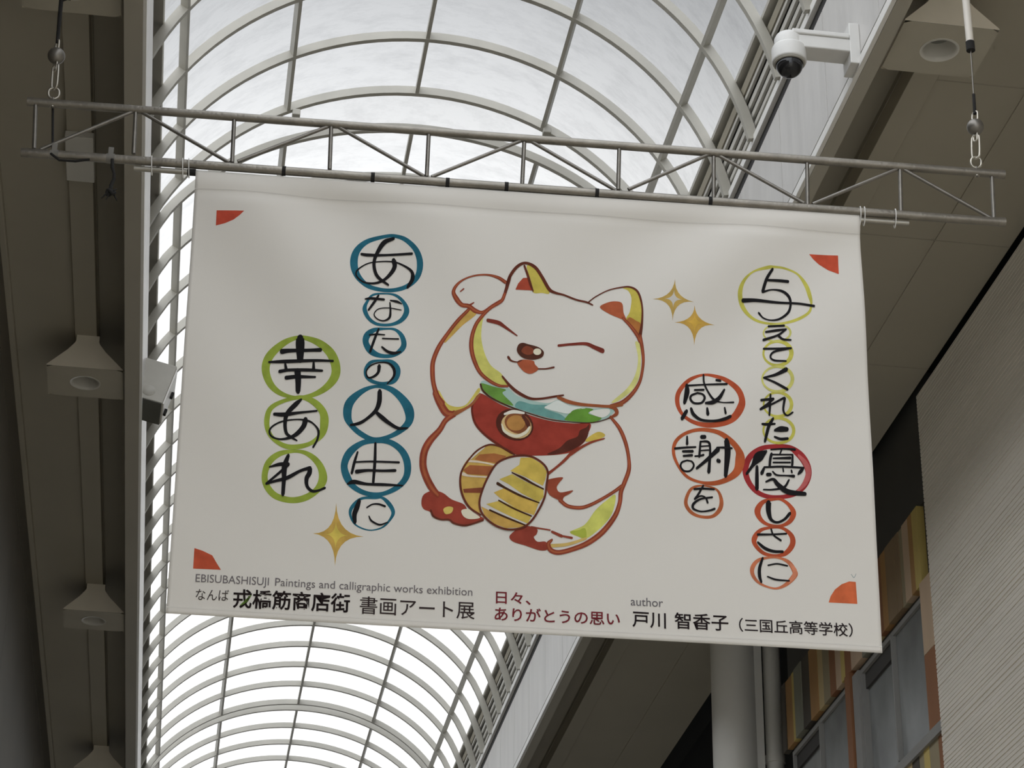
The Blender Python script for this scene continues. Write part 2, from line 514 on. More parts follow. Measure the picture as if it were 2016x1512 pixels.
# column with a downpipe
m = MB()
cx, cy = 5.52, 22.0
m.lathe([(0.235, Z(-EYE)), (0.235, Z(8.9))], MAT['column'], c=(cx, cy, 0), n=40)
m.box(cx + 0.16, cx + 0.275, cy - 0.13, cy + 0.05, Z(-EYE), Z(8.9), MAT['column'])
struct(m.build('column'))
dpip = thing('downpipe', (5.93, 21.97, 0), 'grey round downpipe running up beside the pale column', 'pipe')
m = MB(); m.tube([(5.93, 21.97, 0.0), (5.93, 21.97, Z(8.9))], 0.092, MAT['column'], n=24); m.build('pipe', dpip)
m = MB(); m.tube([(5.93, 21.97, Z(7.38)), (5.93, 21.97, Z(7.46))], 0.104, MAT['column'], n=24); m.build('pipe_collar', dpip)

# ------------------------------------------------------------------ the vaulted roof
RX, RZ, R = 1.472, 9.149, 2.350
ZC = 11.5
SH = -0.045
SECT = [  # name, first rib, spacing, ribs, crown drop
    (1.3728 * ZC - 0.0708 * ZC * 38, 0.0708 * ZC, 40, 0.0),
    (1.4706 * ZC, 0.0705 * ZC, 20, 0.19),
    (2.8330 * ZC, 0.0700 * ZC, 16, 0.19),
]


def arc(th, r, drop):
    x = RX + r * math.sin(th)
    z = RZ + r * math.cos(th) - drop * max(0.0, math.cos(1.5 * th))
    return x, z


def shy(x):
    return SH * (x - RX)


TA, TL, TP, TQ = math.radians(87), math.radians(78.5), math.radians(66.0), math.radians(62.0)


def rib_mesh(mb, y, drop, full=True):
    n = 56; w = 0.024
    ths = [-TA + (TA + TL) * i / n for i in range(n + 1)]
    ring = []
    for t in ths:
        xi, zi = arc(t, R, drop); xo, zo = arc(t, R + 0.075, drop)
        ring.append(((xi, zi), (xo, zo)))
    for (off0, off1, mt) in ((0.0, 1.0, MAT['rib']),):
        vs = []
        for (a, b) in ring:
            for (x, z) in (a, b):
                vs.append((x, y - w + shy(x), Z(z))); vs.append((x, y + w + shy(x), Z(z)))
        fs = []
        for i in range(n):
            o = 4 * i
            fs += [(o, o + 4, o + 6, o + 2), (o + 1, o + 3, o + 7, o + 5), (o + 2, o + 6, o + 7, o + 3)]
        fs += [(0, 2, 3, 1), (4 * n, 4 * n + 1, 4 * n + 3, 4 * n + 2)]
        mb.add(vs, fs, mt)
        fs = [(4 * i, 4 * i + 1, 4 * i + 5, 4 * i + 4) for i in range(n)]
        mb.add(vs, fs, MAT['rib'])


vault = struct(thing('ceiling', (RX, 16.0, Z(RZ))))
PUR = [math.radians(a) for a in (-56.6, -28.1, 0.0, 28.1, 56.6)]
for (ys, sp, nr, drop) in SECT:
    ye = ys + sp * (nr - 1)
    # ribs
    for k in range(nr):
        yk = ys + sp * k
        if yk < 11.5:
            continue
        mb = MB(); rib_mesh(mb, yk, drop); mb.build('rib', vault)
    # purlins, one bar for each line of the section
    for t in PUR:
        mb = MB()
        p = []
        for r_, hw in ((R + 0.004, 0.016), (R + 0.004, -0.016), (R + 0.072, -0.016), (R + 0.072, 0.016)):
            x, z = arc(t, r_, drop)
            x += hw * math.cos(t); z -= hw * math.sin(t)
            p.append((x, Z(z)))
        mb.extrude_y(p, max(ys, 9.0), ye, MAT['rib'], shear=shy); mb.build('purlin', vault)
    # roof sheets between the ribs
    k = 0
    while k < nr - 1:
        ya_ = ys + sp * k
        step = 1
        if ya_ < 11.0:
            while k + step < nr - 1 and ys + sp * (k + step) < 11.0:
                step += 1
        yb2 = ys + sp * (k + step)
        mb = MB(); n = 40; vs = []
        for i in range(n + 1):
            x, z = arc(-TQ + (TQ + TP) * i / n, R + 0.080, drop)
            vs.append((x, ya_ + shy(x), Z(z))); vs.append((x, yb2 + shy(x), Z(z)))
        mb.add(vs, [(2 * i, 2 * i + 1, 2 * i + 3, 2 * i + 2) for i in range(n)], MAT['panel'], True)
        mb.build('roof_sheet', vault)
        k += step
    # louvred sides
    for sgn in (-1, 1):
        def pt(deg, r_, dz=0.0):
            x, z = arc(sgn * math.radians(deg), r_, 0.0)
            return x, Z(z + dz)
        y_a = max(ys, 6.0); y_b = ye if ys == SECT[-1][0] else (SECT[1][0] if ys == SECT[0][0] else SECT[2][0])
        d0 = 65.8 if sgn > 0 else 61.8
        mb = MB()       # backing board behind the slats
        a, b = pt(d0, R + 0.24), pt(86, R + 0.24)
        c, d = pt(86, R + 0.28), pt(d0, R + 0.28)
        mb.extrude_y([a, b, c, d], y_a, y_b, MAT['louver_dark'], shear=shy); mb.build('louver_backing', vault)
        mb = MB()       # top closing board
        a, b, c, d = pt(d0, R + 0.075), pt(d0 + 0.5, R + 0.075), pt(d0 + 0.5, R + 0.30), pt(d0, R + 0.30)
        mb.extrude_y([a, b, c, d], y_a, y_b, MAT['louver'], shear=shy); mb.build('louver_rail', vault)
        for i, (deg, wd) in enumerate(((68.0, 1.25), (69.75, 0.5), (71.45, 0.8), (73.3, 0.75), (75.1, 0.7), (76.9, 0.7), (78.7, 0.7), (80.5, 0.7))):
            if sgn < 0 and i > 2:
                continue
            mb = MB()
            a, b = pt(deg, R + 0.085), pt(deg + wd, R + 0.085)
            c, d = pt(deg + wd - 0.2, R + 0.120), pt(deg - 0.2, R + 0.120)
            mb.extrude_y([a, b, c, d], y_a, y_b, MAT['louver'] if i > 0 else MAT['soffit'], shear=shy); mb.build('louver_slat', vault)
# flashing over the joint between the sections
for (sa, sb, mt) in ((SECT[0], SECT[1], 'panel'), (SECT[1], SECT[2], 'panel')):
    y_a = sa[0] + sa[1] * (sa[2] - 1); y_b = sb[0]
    mb = MB(); n = 40; vs = []
    for i in range(n + 1):
        t_ = -TQ + (TQ + TP) * i / n
        x, z = arc(t_, R + 0.082, sa[3]); vs.append((x, y_a + shy(x), Z(z)))
        x, z = arc(t_, R + 0.082, sb[3]); vs.append((x, y_b + shy(x), Z(z)))
    mb.add(vs, [(2 * i, 2 * i + 1, 2 * i + 3, 2 * i + 2) for i in range(n)], MAT[mt], True)
    mb.build('joint_flashing', vault)
# small bolt boxes where the two sections meet
for t in (PUR[1], PUR[3]):
    x, z = arc(t, R - 0.02, 0.0)
    m = MB(); yj = 1.4436 * ZC + shy(x)
    m.box(x + 0.02, x + 0.09, yj - 0.05, yj + 0.03, Z(z - 0.03), Z(z + 0.03), MAT['rib']); m.build('joint_bracket', vault, bevel=0.008)
# unseen dark decks added outside the glazing so that daylight comes through the vault only
m = MB()
m.box(-6.0, RX - R - 0.36, Y0, Y1, Z(9.46), Z(9.6), MAT['void'])
m.box(RX + R + 0.36, 8.3, Y0, Y1, Z(9.61), Z(9.7), MAT['void'])
struct(m.build('roof'))


# ------------------------------------------------------------------ downlight hoods under the soffits
def hood(xc, yn, label, group):
    yf = yn + 0.520; zb, zt = 8.55, 8.85
    w, nk = 0.305, 0.092
    ym = (yn + yf) / 2
    t = thing('downlight_hood', (xc, ym, Z(zb)), label, 'downlight', group)
    m = MB()
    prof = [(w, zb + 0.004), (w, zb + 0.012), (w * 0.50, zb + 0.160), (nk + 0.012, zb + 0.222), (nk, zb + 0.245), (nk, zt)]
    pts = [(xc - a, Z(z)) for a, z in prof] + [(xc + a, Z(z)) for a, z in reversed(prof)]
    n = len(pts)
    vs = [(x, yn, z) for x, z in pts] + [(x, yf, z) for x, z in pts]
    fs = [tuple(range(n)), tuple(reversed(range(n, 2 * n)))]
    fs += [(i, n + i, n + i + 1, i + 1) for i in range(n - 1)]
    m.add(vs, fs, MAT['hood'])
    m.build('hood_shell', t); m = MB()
    # underside with a round opening
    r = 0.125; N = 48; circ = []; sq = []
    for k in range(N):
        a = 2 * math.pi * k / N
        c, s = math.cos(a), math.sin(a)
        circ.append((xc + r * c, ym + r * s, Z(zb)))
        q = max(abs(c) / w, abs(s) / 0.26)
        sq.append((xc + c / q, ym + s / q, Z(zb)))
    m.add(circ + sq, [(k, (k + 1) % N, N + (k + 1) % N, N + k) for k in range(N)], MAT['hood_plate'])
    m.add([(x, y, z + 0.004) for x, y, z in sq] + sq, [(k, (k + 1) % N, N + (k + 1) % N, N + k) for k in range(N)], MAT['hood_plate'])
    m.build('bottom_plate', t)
    m = MB(); m.lathe([(0.125, Z(zb) - 0.004), (0.108, Z(zb) - 0.004), (0.104, Z(zb + 0.02)), (0.085, Z(zb + 0.11))], MAT['reflector'], c=(xc, ym, 0), n=40)
    m.lathe([(0.125, Z(zb) - 0.004), (0.125, Z(zb) + 0.0)], MAT['reflector'], c=(xc, ym, 0), n=40)
    m.build('reflector', t)
    m = MB(); m.lathe([(0.086, Z(zb + 0.11)), (0.04, Z(zb + 0.100)), (0.001, Z(zb + 0.098))], MAT['lamp_glass'], c=(xc, ym, 0), n=32)
    m.build('lamp', t)
    return t


GL = 'downlight hoods along the dark soffit'
hood(-1.125, 11.30, 'downlight hood on the dark soffit above the truss end, cut by the photo edge', GL)
hood(-1.125, 16.63, 'downlight hood with a clear round opening, on the dark soffit beside the grey box fixture', GL)
hood(-1.125, 22.00, 'downlight hood on the dark soffit level with the caption along the banner foot', GL)
hood(-1.125, 27.25, 'lowest downlight hood on the dark soffit, cut by the bottom of the photo', GL)
hood(4.300, 11.03, 'square downlight hood beside the white tube and the dome camera', GL)
m = MB(); m.box(-1.24, -1.04, 13.62, 14.2, Z(8.80), Z(8.852), MAT['reflector'])
tag(m.build('channel_cover', bevel=0.006), 'small pale cover plate on the soffit channel behind the truss end', 'cover plate')

# ------------------------------------------------------------------ the banner
BP = [Vector(p) for p in ((-0.23381433, 10.12056129, 6.40390411), (3.24603836, 9.89350111, 6.36292516),
                          (3.29381433, 10.12794437, 3.99768168), (-0.18603836, 10.35500455, 4.03866063))]
BU, BV = BP[1] - BP[0], BP[3] - BP[0]
BN = BU.cross(BV).normalized()
if BN.y > 0:
    BN = -BN
_U2, _V2, _UV = BU.dot(BU), BV.dot(BV), BU.dot(BV)
_DET = _U2 * _V2 - _UV * _UV


def to_uv(px, py):
    d = ray(px, py)
    t = BP[0].dot(BN) / d.dot(BN)
    q = d * t - BP[0]
    a, b = q.dot(BU), q.dot(BV)
    return (a * _V2 - b * _UV) / _DET, (b * _U2 - a * _UV) / _DET


def gauss(x, s):
    return math.exp(-x * x / (2 * s * s))


def drape(u, v):
    """soft folds of the hanging cloth, metres towards the street"""
    h = 0.0
    fade = max(0.0, 1 - v * 1.15)
    fade *= min(1.0, v * 14)
    h += 0.030 * fade * math.sin(9 * (u - 0.55 * v) * 2.4 + 0.6) * gauss(u - 0.16, 0.16)
    h += 0.028 * fade * math.sin(9 * (u + 0.75 * v) * 2.4 + 1.2) * gauss(u - 0.80, 0.17)
    h += 0.004 * math.sin(7.0 * u + 2.0 * v) * (1 - gauss(v, 0.10))
    h += 0.006 * math.sin(17 * u + 3 * v + 1.0) * gauss(v - 0.12, 0.12) * min(1, v * 12)
    h += 0.010 * gauss(v - 0.022, 0.016) - 0.004 * gauss(v - 0.050, 0.006)       # rod sleeve
    h += 0.003 * gauss(v - 0.994, 0.005)                                        # bottom hem
    return h


def bpos(u, v, off=0.0):
    return BP[0] + BU * u + BV * v + BN * (drape(u, v) + off) + E0


banner = thing('banner', BP[0] + BU * 0.5 + BV + E0, 'white cloth banner with a painted beckoning cat and brush lettering hanging from the truss', 'banner')
mat_stitch = mat('seam_thread_and_shade', (0.68, 0.655, 0.61, 1), 0.9, var=0.05)  # darker than the cloth: soft crease shadow along the seams put into colour
m = MB(); nu, nv = 180, 150; TH = 0.0016
front = [bpos(i / nu, j / nv) for j in range(nv + 1) for i in range(nu + 1)]
back = [bpos(i / nu, j / nv, -TH) for j in range(nv + 1) for i in range(nu + 1)]
K = nu + 1; N0 = len(front)
fs = []
for j in range(nv):
    for i in range(nu):
        a = j * K + i
        fs.append((a, a + 1, a + K + 1, a + K))
        fs.append((N0 + a, N0 + a + K, N0 + a + K + 1, N0 + a + 1))
bd = [i for i in range(K)] + [j * K + nu for j in range(1, nv + 1)] + [nv * K + i for i in range(nu - 1, -1, -1)] + [j * K for j in range(nv - 1, 0, -1)]
for a, b in zip(bd, bd[1:] + bd[:1]):
    fs.append((a, b, N0 + b, N0 + a))
m.add(front + back, fs, MAT['cloth'], True)
m.build('cloth', banner)
for vv in (0.0445, 0.9865):
    m = MB()
    pts = [(i / 120, vv) for i in range(121)]
    vs = []
    for u, v in pts:
        vs.append(bpos(u, v - 0.0010, 0.0008)); vs.append(bpos(u, v + 0.0010, 0.0008))
    m.add(vs, [(2 * i, 2 * i + 1, 2 * i + 3, 2 * i + 2) for i in range(120)], mat_stitch)
    m.build('stitching', banner)

LAY = 0.0007


class Print(MB):
    """printed shapes lying on the cloth"""

    def tri_split(self, a, b, c, out, L=0.016):
        e = [((a[0] - b[0]) * 1.47) ** 2 + (a[1] - b[1]) ** 2, ((b[0] - c[0]) * 1.47) ** 2 + (b[1] - c[1]) ** 2, ((c[0] - a[0]) * 1.47) ** 2 + (c[1] - a[1]) ** 2]
        k = e.index(max(e))
        if e[k] < L * L:
            out.append((a, b, c)); return
        p = (a, b, c)
        p, q, r = p[k], p[(k + 1) % 3], p[(k + 2) % 3]
        mid = ((p[0] + q[0]) / 2, (p[1] + q[1]) / 2)
        self.tri_split(p, mid, r, out, L); self.tri_split(mid, q, r, out, L)

    def fill(self, pts, mt, layer, fn, smooth_it=True):
        if smooth_it and len(pts) > 4:
            pts = spline([(x, y, 0) for x, y in pts], closed=True, n=5)
        uv = [to_uv(*fn(p[0], p[1])) for p in pts]
        tris = tessellate_polygon([[Vector((u, v, 0)) for u, v in uv]])
        out = []
        for t in tris:
            self.tri_split(*[uv[i] for i in t], out)
        vs, fs = [], []
        for t in out:
            o = len(vs); vs += [bpos(u, v, LAY * layer) for u, v in t]; fs.append((o, o + 1, o + 2))
        self.add(vs, fs, mt, True)

    def stroke(self, pts, mt, layer, fn, closed=False, n=7, k=1.0):
        sp = spline(pts, closed, n)
        L = len(sp); vs = []
        for i in range(L):
            x, y, w = sp[i]
            a = sp[(i - 1) % L] if (closed or i > 0) else sp[i]
            b = sp[(i + 1) % L] if (closed or i < L - 1) else sp[i]
            dx, dy = b[0] - a[0], b[1] - a[1]; l = math.hypot(dx, dy) or 1.0
            nx, ny = -dy / l * w * k / 2, dx / l * w * k / 2
            for s in (1, -1):
                vs.append(bpos(*to_uv(*fn(x + nx * s, y + ny * s)), LAY * layer))
        fs = [(2 * i, 2 * i + 1, 2 * ((i + 1) % L) + 1, 2 * ((i + 1) % L)) for i in range(L if closed else L - 1)]
        self.add(vs, fs, mt, True)
        if not closed:                       # round brush ends
            for i, s in ((0, 1), (L - 1, -1)):
                x, y, w = sp[i]
                x2, y2, _ = sp[i + s]
                ang = math.atan2(y - y2, x - x2); r = w * k / 2 * 0.98
                pv = [bpos(*to_uv(*fn(x, y)), LAY * layer)]
                for q in range(9):
                    t = ang - math.pi / 2 + math.pi * q / 8
                    pv.append(bpos(*to_uv(*fn(x + r * 0.8 * math.cos(t), y + r * math.sin(t))), LAY * layer))
                self.add(pv, [(0, q, q + 1) for q in range(1, 9)], mt, True)

    def ell(self, cx, cy, rx, ry, mt, layer, fn, rot=0.0):
        p = []
        for q in range(24):
            t = 2 * math.pi * q / 24
            a, b = rx * math.cos(t), ry * math.sin(t)
            p.append((cx + a * math.cos(rot) - b * math.sin(rot), cy + a * math.sin(rot) + b * math.cos(rot)))
        self.fill(p, mt, layer, fn, False)


def spline(p, closed=False, n=7):
    L = len(p)
    if L < 3 and not closed:
        a, b = p
        return [tuple(a[k] + (b[k] - a[k]) * i / n for k in range(3)) for i in range(n + 1)]
    out = []
    for i in range(L if closed else L - 1):
        if closed:
            a, b, c, d = p[(i - 1) % L], p[i], p[(i + 1) % L], p[(i + 2) % L]
        else:
            b, c = p[i], p[i + 1]
            a = p[i - 1] if i > 0 else tuple(2 * b[k] - c[k] for k in range(3))
            d = p[i + 2] if i + 2 < L else tuple(2 * c[k] - b[k] for k in range(3))
        for j in range(n):
            t = j / n; t2, t3 = t * t, t * t * t
            q = [0.5 * (2 * b[k] + (c[k] - a[k]) * t + (2 * a[k] - 5 * b[k] + 4 * c[k] - d[k]) * t2 + (3 * b[k] - a[k] - 3 * c[k] + d[k]) * t3) for k in range(3)]
            q[2] = max(q[2], 0.4 * min(b[2], c[2]))
            out.append(tuple(q))
    if not closed:
        out.append(tuple(p[-1]))
    return out


def area(ox, oy, s):
    return lambda x, y: (ox + x / s, oy + y / s)


ZA, ZBt = area(820, 500, 4.2894), area(820, 740, 4.2)
ZC_, ZD = area(500, 440, 4.7257), area(500, 740, 4.7257)
ZE, ZF = area(1270, 480, 3.98), area(1270, 840, 4.2)
NAT = area(0, 0, 1.0)
INK = ink(28, 27, 29)
def lettering(name, items):
    """one brushed column: rings first, then the ink strokes"""
    p = Print()
    n = 0
    for fn, ring, col, strokes in items:
        if ring:
            p.stroke(ring, ink(*col), 1 + n % 2, fn, closed=True); n += 1
    for fn, ring, col, strokes in items:
        for s in strokes:
            p.stroke(s, INK, 4 + n % 3, fn); n += 1
    return p.build(name, banner, fix=False)


def oval(cx, cy, rx, ry, w0, w1):
    """brushed ring, heavier on one side"""
    return [(cx + rx * math.cos(t), cy + ry * math.sin(t), w0 + (w1 - w0) * (0.5 + 0.5 * math.cos(t))) for t in [2 * math.pi * i / 12 for i in range(12)]]


TEAL, LIME, YEL, ORA, RED = (28, 96, 116), (138, 156, 42), (182, 176, 62), (172, 72, 36), (152, 40, 42)
lettering('brush_lettering', [
    (ZC_, [(1235, 108, 32), (1060, 150, 45), (960, 240, 62), (930, 360, 72), (960, 480, 62), (1050, 575, 45), (1170, 612, 38), (1300, 615, 38), (1430, 575, 42), (1520, 490, 50), (1545, 370, 58), (1510, 250, 50), (1420, 155, 42), (1330, 115, 34)], TEAL,
     [[(1000, 275, 24), (1060, 283, 30), (1230, 285, 22), (1470, 280, 24)],
      [(1300, 135, 28), (1215, 165, 44), (1155, 250, 36), (1120, 340, 30), (1125, 430, 30), (1160, 500, 30), (1250, 568, 20)],
      [(1300, 335, 44), (1310, 390, 40), (1280, 450, 36), (1210, 520, 26), (1120, 555, 22), (1020, 545, 16), (955, 490, 14), (965, 430, 14), (1060, 365, 12), (1180, 345, 12), (1300, 350, 14), (1390, 385, 18), (1465, 440, 26), (1475, 510, 38), (1430, 590, 26)]]),
    (ZC_, [(1240, 650, 16), (1110, 665, 20), (1050, 740, 26), (1030, 810, 40), (1070, 895, 34), (1150, 945, 28), (1270, 945, 28), (1370, 900, 40), (1420, 820, 50), (1400, 740, 36), (1330, 670, 26)], TEAL,
     [[(1035, 710, 14), (1090, 702, 24), (1210, 708, 22)], [(1160, 670, 18), (1120, 735, 24), (1065, 815, 18)], [(1270, 715, 14), (1330, 725, 24), (1375, 745, 10)],
      [(1265, 735, 12), (1270, 810, 18), (1260, 880, 22), (1205, 912, 14), (1145, 895, 12), (1118, 850, 10), (1160, 800, 10), (1260, 788, 10), (1370, 805, 10)]]),
    (ZC_, [(1230, 985, 20), (1120, 1000, 40), (1055, 1050, 60), (1040, 1120, 56), (1090, 1200, 60), (1180, 1240, 40), (1290, 1235, 36), (1370, 1180, 50), (1395, 1120, 50), (1370, 1040, 42), (1310, 990, 26)], TEAL,
     [[(1075, 1050, 14), (1140, 1042, 16), (1215, 1045, 12)], [(1160, 990, 18), (1120, 1090, 24), (1080, 1205, 22)], [(1195, 1080, 14), (1260, 1080, 14), (1345, 1080, 14)],
      [(1190, 1160, 18), (1240, 1200, 26), (1300, 1215, 28), (1365, 1200, 14)]]),
    (ZC_, [(1190, 1285, 20), (1090, 1300, 30), (1040, 1360, 30), (1045, 1430, 30), (1110, 1480, 34), (1200, 1495, 26), (1290, 1480, 40), (1335, 1420, 44), (1335, 1350, 44), (1280, 1295, 36)], TEAL,
     [[(1165, 1335, 34), (1155, 1395, 26), (1110, 1435, 22), (1060, 1440, 16), (1045, 1385, 14), (1090, 1330, 14), (1170, 1305, 12), (1250, 1310, 18), (1300, 1360, 26), (1300, 1430, 22), (1240, 1500, 12)]]),
    (ZD, [(1130, 105, 30), (1000, 150, 50), (890, 250, 80), (870, 370, 76), (910, 460, 50), (1000, 540, 50), (1110, 590, 44), (1230, 575, 40), (1350, 520, 50), (1440, 430, 70), (1440, 320, 90), (1370, 210, 70), (1260, 125, 50)], TEAL,
     [[(1170, 150, 40), (1165, 250, 44), (1130, 330, 36), (1050, 400, 28), (980, 440, 30), (900, 455, 20)], [(1140, 345, 30), (1190, 390, 40), (1260, 445, 34), (1340, 490, 28), (1430, 490, 14)]]),
    (ZD, [(1130, 600, 50), (1000, 625, 50), (890, 710, 70), (840, 830, 64), (870, 950, 70), (940, 1040, 50), (1060, 1095, 44), (1200, 1095, 40), (1340, 1030, 50), (1420, 930, 60), (1425, 800, 66), (1370, 690, 60), (1260, 615, 50)], TEAL,
     [[(965, 705, 18), (935, 800, 26), (910, 905, 24)], [(940, 800, 16), (1100, 795, 18), (1350, 805, 20)], [(955, 890, 40), (1060, 878, 26), (1200, 882, 24), (1315, 880, 28)], [(1130, 625, 22), (1125, 800, 28), (1110, 990, 24)],
      [(870, 1005, 16), (930, 985, 40), (1050, 1005, 26), (1200, 1010, 28), (1385, 1020, 14)]]),
    (ZD, [(1130, 1130, 30), (1000, 1140, 24), (920, 1210, 34), (895, 1280, 26), (930, 1370, 16), (1010, 1420, 14), (1100, 1435, 12), (1200, 1405, 16), (1270, 1330, 24), (1295, 1260, 36), (1250, 1180, 40), (1190, 1130, 26)], TEAL,
     [[(980, 1160, 34), (960, 1220, 46), (935, 1290, 44), (940, 1365, 30)], [(1050, 1225, 14), (1100, 1195, 14), (1160, 1192, 18), (1220, 1212, 20)], [(1070, 1305, 12), (1095, 1350, 18), (1170, 1385, 18), (1245, 1360, 10)]]),
])
lettering('brush_lettering', [
    (ZC_, [(400, 1060, 36), (270, 1110, 60), (150, 1220, 76), (108, 1345, 74), (146, 1480, 66), (235, 1570, 50), (370, 1612, 30), (520, 1598, 40), (655, 1535, 60), (745, 1440, 80), (762, 1340, 84), (718, 1220, 82), (620, 1125, 66), (500, 1072, 44)], LIME,
     [[(430, 1070, 74), (430, 1130, 82), (430, 1265, 58)], [(260, 1185, 50), (340, 1178, 36), (520, 1180, 30), (620, 1180, 36)], [(140, 1285, 20), (300, 1278, 34), (560, 1275, 26), (735, 1285, 20)],
      [(290, 1300, 20), (300, 1350, 30)], [(555, 1290, 20), (555, 1350, 30)], [(240, 1372, 34), (330, 1358, 28), (500, 1360, 30), (635, 1370, 22)], [(300, 1430, 40), (400, 1420, 34), (570, 1425, 20)], [(405, 1370, 60), (412, 1460, 54), (410, 1560, 44)]]),
    (ZD, [(440, 195, 40), (280, 230, 36), (160, 300, 44), (122, 400, 50), (130, 510, 44), (190, 600, 40), (300, 660, 46), (420, 660, 46), (540, 620, 40), (630, 540, 60), (655, 430, 80), (640, 330, 70), (560, 240, 60)], LIME,
     [[(190, 360, 30), (280, 362, 40), (430, 340, 24), (585, 322, 18)], [(440, 215, 20), (390, 260, 44), (310, 350, 40), (290, 440, 34), (300, 530, 30), (340, 570, 26), (400, 605, 14)],
      [(480, 405, 50), (460, 470, 44), (400, 540, 40), (330, 580, 28), (240, 595, 18), (165, 570, 18), (145, 520, 18), (180, 470, 16), (270, 425, 16), (400, 405, 14), (500, 415, 20), (560, 450, 16), (600, 510, 22), (590, 590, 20), (550, 665, 18)]]),
    (ZD, [(370, 705, 30), (240, 730, 50), (140, 810, 60), (100, 930, 56), (120, 1030, 60), (200, 1120, 60), (340, 1160, 56), (470, 1140, 60), (580, 1070, 60), (640, 970, 80), (625, 860, 66), (560, 770, 56), (470, 715, 40)], LIME,
     [[(320, 745, 30), (285, 850, 50), (280, 960, 40), (270, 1110, 32)],
      [(145, 855, 16), (240, 830, 34), (320, 828, 36)], [(320, 832, 30), (240, 905, 24), (115, 1010, 22)], [(115, 1010, 22), (200, 985, 26), (310, 955, 36), (430, 890, 28), (520, 860, 34)], [(522, 862, 40), (515, 910, 44), (490, 960, 40), (495, 1030, 30), (540, 1075, 28), (600, 1070, 22), (660, 1045, 24)]]),
])
yl = (190, 186, 92)
